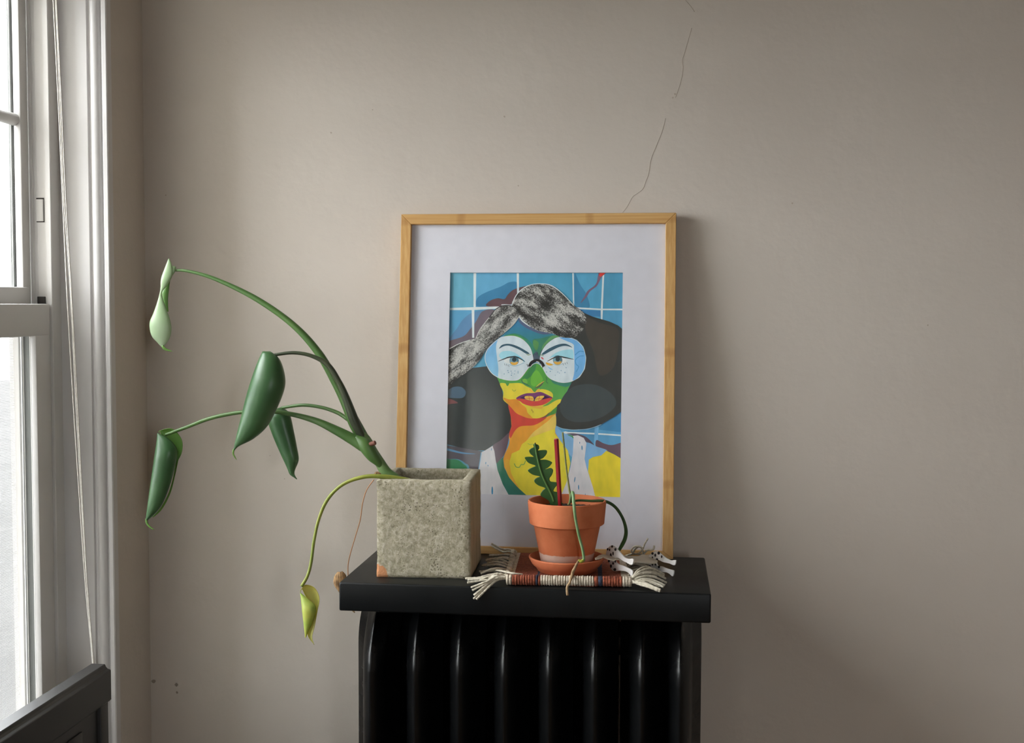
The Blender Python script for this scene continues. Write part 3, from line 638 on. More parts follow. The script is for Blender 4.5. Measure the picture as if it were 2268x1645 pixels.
def clip_rect(poly, x0, x1, y0, y1):
    for ax, val, s in ((0, x0, 1), (0, x1, -1), (1, y0, 1), (1, y1, -1)):
        out = []
        for i in range(len(poly)):
            a, b = poly[i - 1], poly[i]
            ia, ib = (a[ax] - val) * s >= 0, (b[ax] - val) * s >= 0
            if ia != ib:
                t = (val - a[ax]) / (b[ax] - a[ax]); out.append(tuple(a[k] + (b[k] - a[k]) * t for k in range(len(a))))
            if ib: out.append(b)
        poly = out
        if not poly: break
    return poly
def ink_mat(name, kind):
    mt = bpy.data.materials.new(name); mt.use_nodes = True
    nt = mt.node_tree; N = nt.nodes; L = nt.links; b = N['Principled BSDF']
    b.inputs['Roughness'].default_value = .6; b.inputs['Specular IOR Level'].default_value = .25
    tc = N.new('ShaderNodeTexCoord'); mp = N.new('ShaderNodeMapping'); L.new(tc.outputs['Object'], mp.inputs[0])
    ns = N.new('ShaderNodeTexNoise'); L.new(mp.outputs[0], ns.inputs['Vector'])
    cr = N.new('ShaderNodeValToRGB'); L.new(ns.outputs['Fac'], cr.inputs[0])
    if kind == 'ink':
        at = N.new('ShaderNodeVertexColor'); at.layer_name = 'Col'
        ns.inputs['Scale'].default_value = 55; ns.inputs['Detail'].default_value = 5; mp.inputs['Scale'].default_value = (1.6, 1, .7)
        cr.color_ramp.elements[0].position = .3; cr.color_ramp.elements[1].position = .7
        cr.color_ramp.elements[0].color = (.88, .90, .91, 1); cr.color_ramp.elements[1].color = (1.08, 1.06, 1.05, 1)
        mx = N.new('ShaderNodeMix'); mx.data_type = 'RGBA'; mx.blend_type = 'MULTIPLY'; mx.inputs[0].default_value = 1
        L.new(at.outputs[0], mx.inputs[6]); L.new(cr.outputs[0], mx.inputs[7]); L.new(mx.outputs[2], b.inputs['Base Color'])
    else:
        mr_ = N.new('ShaderNodeMapping'); mr_.inputs['Rotation'].default_value = (0, math.radians(-32 if kind == 'pencilA' else 48), 0)
        L.new(tc.outputs['Object'], mr_.inputs[0]); L.new(mr_.outputs[0], mp.inputs[0])
        mp.inputs['Scale'].default_value = (.8, 1, 2.2)
        ns.inputs['Scale'].default_value = 480; ns.inputs['Detail'].default_value = 6; ns.inputs['Roughness'].default_value = .7
        n2 = N.new('ShaderNodeTexNoise'); n2.inputs['Scale'].default_value = 42; n2.inputs['Detail'].default_value = 3; L.new(mp.outputs[0], n2.inputs['Vector'])
        ad = N.new('ShaderNodeMath'); ad.operation = 'MULTIPLY_ADD'; ad.inputs[1].default_value = .75
        L.new(n2.outputs['Fac'], ad.inputs[0]); L.new(ns.outputs['Fac'], ad.inputs[2]); L.new(ad.outputs[0], cr.inputs[0])
        lo, hi = (.86, 1.34) if kind == 'pencilA' else (.82, 1.22)
        cr.color_ramp.elements[0].position = lo; cr.color_ramp.elements[1].position = hi
        cr.color_ramp.elements[0].color = lin((58, 58, 56)) + (1,); cr.color_ramp.elements[1].color = lin((214, 214, 208)) + (1,)
        L.new(cr.outputs[0], b.inputs['Base Color'])
    return mt
INKS = {'ink': 0, 'pencilA': 1, 'pencilB': 2}
GAIN = 1.42
pv, pf, pcol, pmi = [], [], [], []
def ink(c): return [min(.93, x * GAIN) for x in lin(c)]
for li, (kind, c, pts, s, g_) in enumerate(ART):
    q = catmull(pts, 5, closed=True) if s else pts
    uvs = [uv(980 + x / 5.4, 590 + y / 5.4, NP) + (y,) for x, y in q]
    uvs = clip_rect(uvs, OU0 + .0001, OU1 - .0001, OV0 + .0001, OV1 - .0001)
    if len(uvs) < 3: continue
    b0 = len(pv)
    for (u_, v_, y_) in uvs:
        pv.append(FP(u_, v_, NP + .0004 + li * 6e-6))
        if g_:
            t = max(0, min(1, (y_ - g_[1]) / (g_[2] - g_[1]))); a_, b_2 = ink(c), ink(g_[0])
            pcol.append([a_[k] + (b_2[k] - a_[k]) * t for k in range(3)])
        else: pcol.append(ink(c))
    pf.append(list(range(b0, len(pv)))); pmi.append(INKS[kind])
# paper under the ink
b0 = len(pv)
for n in (NP, NP - .0005): pv += [FP(u_, v_, n) for u_, v_ in ((OU0 - .01, OV0 - .01), (OU1 + .01, OV0 - .01), (OU1 + .01, OV1 + .01), (OU0 - .01, OV1 + .01))]
pcol += [[.8, .8, .8]] * 8
pf += [[b0, b0 + 1, b0 + 2, b0 + 3], [b0 + 7, b0 + 6, b0 + 5, b0 + 4]] + [[b0 + i, b0 + 4 + i, b0 + 4 + (i + 1) % 4, b0 + (i + 1) % 4] for i in range(4)]; pmi += [0] * 6
pm = mesh('art_print', pv, pf, [ink_mat('print_ink', 'ink'), ink_mat('print_pencil_a', 'pencilA'), ink_mat('print_pencil_b', 'pencilB')], pic)
pm['label'] = 'colourful printed portrait of a face in big round glasses'
pm.data.polygons.foreach_set('material_index', pmi)
ca = pm.data.color_attributes.new('Col', 'FLOAT_COLOR', 'POINT')
ca.data.foreach_set('color', [x for c in pcol for x in (c[0], c[1], c[2], 1.0)])

# ------------------------------------------------------------------ concrete planter
def planter_mat():
    mt = bpy.data.materials.new('rough_concrete'); mt.use_nodes = True
    nt = mt.node_tree; N = nt.nodes; L = nt.links; b = N['Principled BSDF']; b.inputs['Roughness'].default_value = .9; b.inputs['Specular IOR Level'].default_value = .2
    tc = N.new('ShaderNodeTexCoord')
    n1 = N.new('ShaderNodeTexNoise'); n1.inputs['Scale'].default_value = 190; n1.inputs['Detail'].default_value = 9; n1.inputs['Roughness'].default_value = .72
    L.new(tc.outputs['Object'], n1.inputs['Vector'])
    cr = N.new('ShaderNodeValToRGB'); e = cr.color_ramp.elements
    e[0].position = .36; e[0].color = lin((154, 146, 122)) + (1,); e[1].position = .66; e[1].color = lin((212, 205, 188)) + (1,)
    k = e.new(.5); k.color = lin((184, 176, 152)) + (1,)
    L.new(n1.outputs['Fac'], cr.inputs[0])
    # small pits
    vo = N.new('ShaderNodeTexVoronoi'); vo.inputs['Scale'].default_value = 260; L.new(tc.outputs['Object'], vo.inputs['Vector'])
    n3 = N.new('ShaderNodeTexNoise'); n3.inputs['Scale'].default_value = 40; L.new(tc.outputs['Object'], n3.inputs['Vector'])
    mm = N.new('ShaderNodeMapRange'); mm.inputs['From Min'].default_value = .38; mm.inputs['From Max'].default_value = .72; mm.inputs['To Min'].default_value = .02; mm.inputs['To Max'].default_value = .32
    L.new(n3.outputs['Fac'], mm.inputs['Value'])
    lt = N.new('ShaderNodeMath'); lt.operation = 'LESS_THAN'; L.new(vo.outputs['Distance'], lt.inputs[0]); L.new(mm.outputs[0], lt.inputs[1])
    mx = N.new('ShaderNodeMix'); mx.data_type = 'RGBA'; mx.blend_type = 'MIX'
    fm = N.new('ShaderNodeMath'); fm.operation = 'MULTIPLY'; fm.inputs[1].default_value = .7; L.new(lt.outputs[0], fm.inputs[0]); L.new(fm.outputs[0], mx.inputs[0])
    L.new(cr.outputs[0], mx.inputs[6]); mx.inputs[7].default_value = lin((92, 84, 66)) + (1,)
    # broken corner showing raw terracotta
    vm = N.new('ShaderNodeVectorMath'); vm.operation = 'DISTANCE'; L.new(tc.outputs['Object'], vm.inputs[0]); vm.inputs[1].default_value = (-.0680, -.0655, .002)
    ad = N.new('ShaderNodeMath'); ad.operation = 'MULTIPLY_ADD'; ad.inputs[1].default_value = .012; L.new(n1.outputs['Fac'], ad.inputs[0]); L.new(vm.outputs['Value'], ad.inputs[2])
    l2 = N.new('ShaderNodeMath'); l2.operation = 'LESS_THAN'; l2.inputs[1].default_value = .0225; L.new(ad.outputs[0], l2.inputs[0])
    m2 = N.new('ShaderNodeMix'); m2.data_type = 'RGBA'; L.new(l2.outputs[0], m2.inputs[0]); L.new(mx.outputs[2], m2.inputs[6]); m2.inputs[7].default_value = lin((206, 146, 104)) + (1,)
    # browner, streaked tone on the right-hand side
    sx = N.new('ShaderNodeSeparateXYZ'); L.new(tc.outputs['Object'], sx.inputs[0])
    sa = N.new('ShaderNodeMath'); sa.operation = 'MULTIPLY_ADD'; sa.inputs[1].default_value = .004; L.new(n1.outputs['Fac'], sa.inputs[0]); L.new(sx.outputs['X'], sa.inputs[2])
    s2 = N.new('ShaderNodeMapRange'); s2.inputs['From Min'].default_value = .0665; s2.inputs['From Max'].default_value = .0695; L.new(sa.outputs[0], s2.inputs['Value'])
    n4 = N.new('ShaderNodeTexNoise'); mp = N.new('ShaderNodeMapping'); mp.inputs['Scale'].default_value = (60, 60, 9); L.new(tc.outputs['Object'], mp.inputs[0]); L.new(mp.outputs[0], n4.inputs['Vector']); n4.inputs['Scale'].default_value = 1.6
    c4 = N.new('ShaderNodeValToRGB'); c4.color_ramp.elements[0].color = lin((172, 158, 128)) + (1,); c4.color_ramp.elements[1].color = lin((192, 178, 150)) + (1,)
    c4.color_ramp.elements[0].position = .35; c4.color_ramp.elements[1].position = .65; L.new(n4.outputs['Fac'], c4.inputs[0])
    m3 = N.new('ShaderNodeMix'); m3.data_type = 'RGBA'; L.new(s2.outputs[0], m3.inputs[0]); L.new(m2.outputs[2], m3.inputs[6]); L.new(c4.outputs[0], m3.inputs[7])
    L.new(m3.outputs[2], b.inputs['Base Color'])
    n2 = N.new('ShaderNodeTexNoise'); n2.inputs['Scale'].default_value = 190; n2.inputs['Detail'].default_value = 9; n2.inputs['Roughness'].default_value = .7; L.new(tc.outputs['Object'], n2.inputs['Vector'])
    sb = N.new('ShaderNodeMath'); sb.operation = 'MULTIPLY_ADD'; sb.inputs[1].default_value = -.9; L.new(lt.outputs[0], sb.inputs[0]); L.new(n2.outputs['Fac'], sb.inputs[2])
    bn = N.new('ShaderNodeBump'); bn.inputs['Strength'].default_value = .85; bn.inputs['Distance'].default_value = .0040; L.new(sb.outputs[0], bn.inputs['Height']); L.new(bn.outputs[0], b.inputs['Normal'])
    return mt
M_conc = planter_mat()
PC = Vector((-0.1205, -0.1915, SZ)); PW, PD, PH, PT = .1355, .132, .1385, .014
def planter():
    bm = bmesh.new(); N_ = 34
    def face(o, ex, ey, nx, ny):
        g = [[bm.verts.new(Vector(o) + Vector(ex) * (i / nx) + Vector(ey) * (j / ny)) for i in range(nx + 1)] for j in range(ny + 1)]
        for j in range(ny):
            for i in range(nx): bm.faces.new((g[j][i], g[j][i + 1], g[j + 1][i + 1], g[j + 1][i]))
    w, d, h, t = PW / 2, PD / 2, PH, PT
    for (o, ex) in (((-w, -d, 0), (2 * w, 0, 0)), ((w, -d, 0), (0, 2 * d, 0)), ((w, d, 0), (-2 * w, 0, 0)), ((-w, d, 0), (0, -2 * d, 0))):
        face(o, ex, (0, 0, h), N_, N_)
    wi, di = w - t, d - t
    for (o, ex) in (((-wi, -di, .02), (2 * wi, 0, 0)), ((wi, -di, .02), (0, 2 * di, 0)), ((wi, di, .02), (-2 * wi, 0, 0)), ((-wi, di, .02), (0, -2 * di, 0))):
        face(o, ex, (0, 0, h - .02), N_, 20)
    # rim: 4 trapezoids
    for (a, b_, c, d_) in (((-w, -d), (w, -d), (wi, -di), (-wi, -di)), ((w, -d), (w, d), (wi, di), (wi, -di)), ((w, d), (-w, d), (-wi, di), (wi, di)), ((-w, d), (-w, -d), (-wi, -di), (-wi, di))):
        g = []
        for j in range(4):
            s = j / 3; row = []
            for i in range(N_ + 1):
                u = i / N_
                p = [(a[k] * (1 - u) + b_[k] * u) * (1 - s) + (d_[k] * (1 - u) + c[k] * u) * s for k in (0, 1)]
                row.append(bm.verts.new((p[0], p[1], h)))
            g.append(row)
        for j in range(3):
            for i in range(N_): bm.faces.new((g[j][i], g[j][i + 1], g[j + 1][i + 1], g[j + 1][i]))
    face((-w, -d, 0), (2 * w, 0, 0), (0, 2 * d, 0), N_, N_); face((-wi, -di, .02), (2 * wi, 0, 0), (0, 2 * di, 0), 20, 20)
    bmesh.ops.remove_doubles(bm, verts=bm.verts, dist=1e-5)
    for vtx in bm.verts:
        p = vtx.co.copy()
        # soft worn edges
        ex_ = [max(0, abs(p.x) - (w - .0045)), max(0, abs(p.y) - (d - .0045)), max(0, p.z - (h - .0045)), max(0, .002 - p.z)]
        n_edge = sum(e > 1e-6 for e in ex_)
        k = noise.noise_vector(p * 38) * .0009 + noise.noise_vector(p * 110) * .0005
        if n_edge >= 2:
            c_ = Vector((0, 0, h / 2)); k += (c_ - p).normalized() * (.0014 + .0022 * max(0, noise.noise(p * 90)))
        if p.z < .0005: k.z = 0
        else: k.z = max(k.z, -p.z)
        vtx.co = p + k
    bmesh.ops.recalc_face_normals(bm, faces=bm.faces)
    me = bpy.data.meshes.new('concrete_planter'); bm.to_mesh(me); bm.free(); smooth(me)
    return me
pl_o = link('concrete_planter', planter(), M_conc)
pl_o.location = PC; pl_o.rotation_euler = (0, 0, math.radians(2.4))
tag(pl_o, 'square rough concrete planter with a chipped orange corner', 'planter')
def grid_soil(name, cx, cy, z, w, d, amp, mt, round_=False):
    n = 26; v = []; f = []
    for j in range(n + 1):
        for i in range(n + 1):
            x = (i / n - .5) * 2; y = (j / n - .5) * 2
            if round_:
                sx_, sy_ = x * math.sqrt(max(0, 1 - y * y / 2)), y * math.sqrt(max(0, 1 - x * x / 2))
            else: sx_, sy_ = x, y
            v.append((cx + sx_ * w, cy + sy_ * d, z + amp * noise.noise(Vector((x * 4, y * 4, 3.1))) + amp * .6 * noise.noise(Vector((x * 11, y * 11, 1.1)))))
    b0 = len(v)
    for j in range(n):
        for i in range(n): f.append((j * (n + 1) + i, j * (n + 1) + i + 1, (j + 1) * (n + 1) + i + 1, (j + 1) * (n + 1) + i))
    return mesh(name, v, f, mt, sm=True)
M_soil = mat('potting_soil', (62, 50, 38), (38, 30, 23), scale=120, rough=.95, bump=.8, bscale=300)
so = grid_soil('soil', PC.x, PC.y, SZ + .095, .055, .053, .004, M_soil)
tag(so, 'dark potting soil inside the concrete planter', 'soil', kind='stuff')

# ------------------------------------------------------------------ philodendron in the planter
def leaf_mat(name, c, c2, rough=.42, trans=.25, scale=14, stretch=(1, 1, 1)):
    mt = mat(name, c, c2, scale=scale, rough=rough, spec=.5, stretch=stretch)
    nt = mt.node_tree; N = nt.nodes; L = nt.links; b = N['Principled BSDF']; out = N['Material Output']
    tl = N.new('ShaderNodeBsdfTranslucent'); src = b.inputs['Base Color'].links[0].from_socket
    hs = N.new('ShaderNodeHueSaturation'); hs.inputs['Saturation'].default_value = 1.25; hs.inputs['Value'].default_value = 1.7; hs.inputs['Hue'].default_value = .48
    L.new(src, hs.inputs['Color']); L.new(hs.outputs[0], tl.inputs[0])
    mx = N.new('ShaderNodeMixShader'); mx.inputs[0].default_value = trans
    L.new(b.outputs[0], mx.inputs[1]); L.new(tl.outputs[0], mx.inputs[2]); L.new(mx.outputs[0], out.inputs['Surface'])
    return mt
M_leafD = leaf_mat('leaf_dark_green', (72, 108, 68), (54, 92, 53), rough=.34, trans=.18)
M_leafP = leaf_mat('leaf_pale_green', (178, 194, 168), (158, 182, 142), rough=.36, trans=.30)
M_leafI = leaf_mat('leaf_inner_green', (112, 152, 74), (96, 138, 62), trans=.3)
M_leafY = leaf_mat('leaf_yellow_green', (206, 206, 108), (150, 182, 84), trans=.3, scale=22)
M_leafYi = leaf_mat('leaf_yellow_inner', (196, 190, 108), (178, 178, 98), trans=.35)
M_stem = mat('stem_green', (84, 116, 58), (64, 98, 46), scale=20, rough=.4, stretch=(1, 1, .3))
M_stemD = mat('petiole_dark', (66, 74, 50), (50, 58, 40), scale=20, rough=.4)
M_stemY = mat('petiole_yellow', (148, 152, 62), (120, 136, 54), scale=20, rough=.45)
M_sheath = mat('stem_sheath', (120, 142, 92), (84, 120, 62), scale=14, rough=.45)
M_dry = mat('dry_leaf', (190, 150, 102), (96, 70, 44), scale=2.2, stretch=(260, 40, 60), rough=.8)
M_thread = mat('dry_thread', (170, 122, 84), rough=.8)
phil = empty('philodendron', (PC.x, PC.y, SZ + .09)); tag(phil, 'drooping green plant with rolled leaves growing from the concrete planter', 'plant')
def ppath(pts):      # (px, py, y)
    return [aty(px, py, y) for px, py, y in pts]
def px2r(px, y=-.2): return px / 2 / (FPX / (y - CAM.y))
def petiole(name, pts, wpx, mt, n=10, seg=12):
    return tube(name, ppath(pts), [px2r(w) for w in wpx], mt, phil, n=n, seg=seg)
def resample(pts, n):
    c = catmull(pts, 10); d = [0]
    for a, b_ in zip(c[:-1], c[1:]): d.append(d[-1] + math.dist(a, b_))
    out = []; j = 0
    for i in range(n):
        t = d[-1] * i / (n - 1)
        while j < len(d) - 2 and d[j + 1] < t: j += 1
        k = (t - d[j]) / max(1e-9, d[j + 1] - d[j]); out.append(tuple(c[j][q] + (c[j + 1][q] - c[j][q]) * k for q in range(2)))
    return out
def leaf_sheet(L_, R_, y, y1, bulge, th0, th1, n=30, m=16, off=0.0, par=False):
    """a rolled sheet between two outline curves: L_/R_ run from the leaf's base to its tip; y->y1 depth of the axis"""
    Lp, Rp = resample(L_, n), resample(R_, n); v = []; f = []
    for i in range(n):
        t = i / (n - 1); yy = y + (y1 - y) * t
        a = aty(Lp[i][0], Lp[i][1], yy); b_ = aty(Rp[i][0], Rp[i][1], yy); hw = (b_ - a).length / 2
        for j in range(m + 1):
            th = th0 + (th1 - th0) * j / m
            p = a.lerp(b_, (1 - math.cos(th)) / 2); p.y -= bulge * hw * math.sin(th) - off
            v.append(p)
    for i in range(n - 1):
        for j in range(m): f.append((i * (m + 1) + j, i * (m + 1) + j + 1, (i + 1) * (m + 1) + j + 1, (i + 1) * (m + 1) + j))
    return v, f
def leaf(name, sheets, mats, parent, th=.0006):
    v, f, mi = [], [], []
    for k, (sv, sf_) in enumerate(sheets):
        b0 = len(v); v += sv; f += [tuple(b0 + i for i in q) for q in sf_]; mi += [k] * len(sf_)
    o = mesh(name, v, f, mats, parent, sm=True); o.data.polygons.foreach_set('material_index', mi)
    md = o.modifiers.new('thickness', 'SOLIDIFY'); md.thickness = th; md.offset = 0
    return o
PI = math.pi
# stem leaning out over the rim
tube('stem', ppath([(905, 1085, -.205), (880, 1062, -.206), (856, 1046, -.206), (840, 1022, -.205), (826, 1000, -.204), (812, 975, -.203), (798, 958, -.202)]),
     [px2r(w) for w in (20, 22, 25, 23, 22, 22, 18)], M_sheath, phil, n=8, seg=14)
petiole('sheath', [(850, 1040, -.208), (836, 1022, -.210), (824, 1008, -.211), (808, 985, -.211), (788, 968, -.211)], [8, 20, 28, 32, 14], M_stem)
# petiole 1: to the top leaf
petiole('petiole', [(806, 972, -.200), (786, 938, -.200), (766, 895, -.199), (744, 848, -.198), (706, 782, -.197), (650, 720, -.196), (570, 663, -.195), (480, 619, -.194), (420, 601, -.193), (386, 598, -.192)],
        [26, 28, 21, 20, 18, 15, 13, 9, 7, 6], M_stem)
# petiole 2 (dark) crossing in front to the big leaf
petiole('petiole', [(802, 968, -.206), (784, 930, -.209), (766, 880, -.212), (750, 845, -.214), (726, 808, -.216), (690, 788, -.218), (650, 781, -.220), (607, 786, -.222)],
        [16, 22, 17, 14, 12, 9, 8, 7], M_stemD)
# petiole 3 long one to the left leaf
petiole('petiole', [(826, 1006, -.206), (806, 986, -.208), (780, 972, -.209), (745, 953, -.210), (700, 932, -.208), (650, 918, -.204), (600, 911, -.200), (540, 912, -.197), (470, 925, -.195), (410, 947, -.194), (366, 963, -.194)],
        [18, 32, 26, 21, 15, 11, 10, 9, 9, 8, 7], M_stem)
# petiole 4 thin, behind
petiole('petiole', [(772, 930, -.194), (748, 914, -.188), (712, 902, -.182), (670, 897, -.176), (624, 903, -.171)], [9, 9, 8, 8, 7], M_stem)
# petiole 5 yellow, over the rim and down
petiole('petiole', [(905, 1066, -.235), (880, 1060, -.242), (845, 1055, -.250), (805, 1056, -.254), (760, 1072, -.257), (726, 1105, -.259), (706, 1150, -.260), (695, 1200, -.261), (689, 1245, -.262), (681, 1275, -.263), (668, 1298, -.264)],
        [16, 13, 10, 9, 8, 8, 7, 7, 7, 7, 8], M_stemY)
tube('leaf_node', ppath([(812, 985, -.214), (822, 983, -.216), (831, 980, -.218)]), [px2r(w) for w in (9, 10, 10)], mat('node_brown', (120, 76, 62), rough=.8), phil)
tube('root_tip', ppath([(842, 1052, -.222), (834, 1048, -.224), (828, 1054, -.226)]), [px2r(w) for w in (9, 8, 5)], M_dry, phil)
tube('dry_thread', ppath([(828, 1062, -.264), (812, 1085, -.264), (803, 1115, -.262), (798, 1150, -.260), (788, 1185, -.258), (777, 1222, -.256), (771, 1250, -.254), (771, 1275, -.252)]), px2r(2.4), M_thread, phil, seg=6)
# leaf 1: twisted pale leaf at the top
s1 = leaf_sheet([(374, 572), (366, 592), (357, 618), (356, 640), (350, 665), (341, 692), (332, 716), (336, 742), (348, 757), (359, 769)],
                [(375, 573), (382, 593), (381, 612), (370, 632), (358, 650), (367, 680), (376, 706), (380, 728), (375, 750), (361, 769)], -.196, -.205, .45, .05, PI - .05, n=40)
s1b = leaf_sheet([(378, 596), (372, 622), (360, 645), (361, 660), (366, 676), (371, 690)], [(388, 590), (378, 615), (374, 640), (372, 660), (372, 676), (373, 690)], -.190, -.196, .3, 0, PI, n=24)
s1c = leaf_sheet([(358, 766), (362, 774), (372, 777), (382, 778)], [(361, 764), (368, 771), (376, 775), (382, 778)], -.206, -.206, .5, 0, PI, n=10, m=6)
s1d = leaf_sheet([(378, 600), (380, 592), (384, 588)], [(380, 612), (387, 602), (390, 591)], -.197, -.194, .5, 0, PI, n=10, m=8)
leaf('leaf', [s1, s1b, s1c, s1d], [M_leafP, M_leafI, M_leafI, M_leafP], phil)['label'] = 'pale twisted leaf'
# leaf 2: the big rolled leaf in the middle
L2 = [(582, 778), (572, 800), (558, 840), (546, 880), (536, 920), (527, 955), (520, 983), (517, 998)]
R2 = [(598, 778), (618, 795), (629, 828), (629, 860), (612, 905), (590, 945), (560, 972), (528, 988), (518, 999)]
s2 = leaf_sheet(L2, R2, -.226, -.236, .85, -.9, PI + .3, n=44, m=26)
s2b = leaf_sheet([(516, 994), (515, 1004), (519, 1012), (524, 1018)], [(520, 994), (518, 1004), (521, 1011), (524, 1018)], -.236, -.236, .5, 0, PI, n=10, m=6)
leaf('leaf', [s2, s2b], [M_leafD, M_leafI], phil)
# leaf 3: rolled leaf hanging far left
s3 = leaf_sheet([(349, 958), (347, 985), (342, 1020), (337, 1055), (331, 1095), (326, 1130), (323, 1152)],
                [(353, 960), (376, 974), (392, 996), (388, 1030), (376, 1075), (358, 1118), (336, 1144), (324, 1153)], -.198, -.206, .8, -.7, PI, n=40, m=22)
s3b = leaf_sheet([(351, 957), (353, 954), (356, 958), (366, 985), (378, 1010), (386, 1026)], [(351, 956), (366, 950), (384, 951), (402, 974), (402, 1002), (390, 1026)], -.190, -.196, -.5, 0, PI, n=26)
s3c = leaf_sheet([(322, 1148), (323, 1158), (330, 1167), (341, 1173)], [(327, 1148), (327, 1157), (333, 1165), (342, 1173)], -.206, -.206, .5, 0, PI, n=10, m=6)
s3d = leaf_sheet([(388, 1010), (386, 1045), (374, 1090), (356, 1124), (338, 1144)], [(396, 1012), (388, 1050), (377, 1092), (358, 1128), (338, 1146)], -.194, -.200, -.3, 0, PI, n=20)
leaf('leaf', [s3, s3b, s3c, s3d], [M_leafD, M_leafI, M_leafI, M_leafI], phil)
# leaf 4: behind
s4 = leaf_sheet([(600, 910), (594, 930), (604, 962), (620, 1000), (636, 1035), (642, 1050), (650, 1056), (657, 1061)],
                [(622, 902), (640, 915), (650, 955), (657, 990), (661, 1018), (653, 1040), (652, 1050), (658, 1061)], -.165, -.170, .75, -.6, PI + .5, n=40, m=22)
leaf('leaf', [s4], [M_leafD], phil)
# leaf 5: small yellowing leaf below
s5 = leaf_sheet([(665, 1312), (668, 1335), (671, 1362), (674, 1390), (676, 1411)],
                [(667, 1314), (685, 1328), (700, 1346), (692, 1378), (682, 1400), (677, 1412)], -.268, -.272, .8, -.5, PI, n=30, m=18)
s5b = leaf_sheet([(665, 1312), (668, 1303), (676, 1318), (690, 1345), (686, 1375), (681, 1400), (684, 1412), (696, 1427)],
                 [(665, 1310), (676, 1295), (697, 1302), (707, 1325), (703, 1352), (697, 1385), (691, 1410), (696, 1428)], -.262, -.266, -.5, 0, PI, n=36)
leaf('leaf', [s5, s5b], [M_leafY, M_leafYi], phil)['label'] = 'yellowing rolled leaf'
# withered leaf at the end of the dry thread, hanging past the lid's left end
sw = leaf_sheet([(748, 1266), (741, 1276), (739, 1288), (742, 1298), (752, 1312), (768, 1338), (780, 1352)],
                [(758, 1265), (765, 1272), (768, 1285), (768, 1298), (772, 1315), (780, 1338), (786, 1357)], -.236, -.236, .5, -.4, PI + .4, n=26)
for p_ in sw[0]:
    if p_.z > SZ - STH - .002: p_.x = min(p_.x, SX0 - .0012)      # stays beside the lid's end
leaf('withered_leaf', [sw], [M_dry], phil)['label'] = 'dry brown shrivelled leaf'

# ------------------------------------------------------------------ terracotta pot and saucer
def terra_mat():
    mt = mat('terracotta', (206, 122, 82), (190, 106, 68), scale=30, rough=.8, spec=.25, bump=.12, bscale=260)
    nt = mt.node_tree; N = nt.nodes; L = nt.links; b = N['Principled BSDF']
    src = b.inputs['Base Color'].links[0].from_socket
    tc = N.new('ShaderNodeTexCoord'); sx = N.new('ShaderNodeSeparateXYZ'); L.new(tc.outputs['Object'], sx.inputs[0])
    n1 = N.new('ShaderNodeTexNoise'); n1.inputs['Scale'].default_value = 140; L.new(tc.outputs['Object'], n1.inputs['Vector'])
    ad = N.new('ShaderNodeMath'); ad.operation = 'MULTIPLY_ADD'; ad.inputs[1].default_value = .004; L.new(n1.outputs['Fac'], ad.inputs[0]); L.new(sx.outputs['Z'], ad.inputs[2])
    lt = N.new('ShaderNodeMapRange'); lt.inputs['From Min'].default_value = .0290; lt.inputs['From Max'].default_value = .0300; lt.inputs['To Min'].default_value = .75; lt.inputs['To Max'].default_value = 0
    L.new(ad.outputs[0], lt.inputs['Value'])
    mx = N.new('ShaderNodeMix'); mx.data_type = 'RGBA'; L.new(lt.outputs[0], mx.inputs[0]); L.new(src, mx.inputs[6]); mx.inputs[7].default_value = lin((206, 190, 176)) + (1,)
    L.new(mx.outputs[2], b.inputs['Base Color'])
    return mt
M_terra = terra_mat()
M_terraS = mat('terracotta_saucer', (202, 118, 80), (184, 102, 66), scale=26, rough=.75, spec=.3, bump=.1, bscale=260)
TC = Vector((0.0800, -0.2000, SZ + .0045))
def setorigin(o, c):
    o.data.transform(Matrix.Translation(-c)); o.location = c
R_ = .0564
prof = [(.0, .0075), (.0350, .0075), (.0362, .0085), (.0478, .066), (.0486, .0668), (.0520, .0680), (.0536, .0692), (.0562, .0985), (.0558, .1010), (.0545, .1020), (.0528, .1015), (.0518, .0990), (.0505, .0760), (.0490, .072), (.0330, .013), (0.0, .013)]
prof[0] = (.0002, .0075); prof[-1] = (.0002, .013)
pot = revolve('terracotta_pot', prof, TC, M_terra, seg=72); setorigin(pot, TC)
tag(pot, 'orange terracotta flower pot with a white mineral line', 'flower pot')
sp = [(.0002, .0), (.0400, .0), (.0418, .0012), (.0452, .0068), (.0478, .0082), (.0484, .0094), (.0500, .0108), (.0535, .0170), (.0545, .0195), (.0540, .0208), (.0528, .0212), (.0516, .0203), (.0460, .0085), (.0440, .0070), (.0002, .0070)]
sau = revolve('saucer', sp, TC, M_terraS, seg=72); setorigin(sau, TC)
tag(sau, 'orange terracotta saucer under the flower pot', 'saucer')
so2 = grid_soil('soil', TC.x, TC.y, TC.z + .088, .0508, .0508, .003, M_soil, True)
tag(so2, 'dark potting soil inside the terracotta pot', 'soil', kind='stuff')

# ------------------------------------------------------------------ fishbone cactus
M_cac = leaf_mat('cactus_green', (52, 92, 40), (40, 78, 32), rough=.45, trans=.08, scale=30)
M_cacT = mat('cactus_stem', (128, 158, 112), (104, 138, 86), scale=60, rough=.6)
M_cacD = mat('cactus_stem_dark', (58, 92, 44), (46, 78, 36), scale=60, rough=.55)
cac = empty('fishbone_cactus', (TC.x, TC.y, TC.z + .088)); tag(cac, 'fishbone cactus with one wavy stem and thin trailing shoots in terracotta pot', 'plant')
YC = -.208
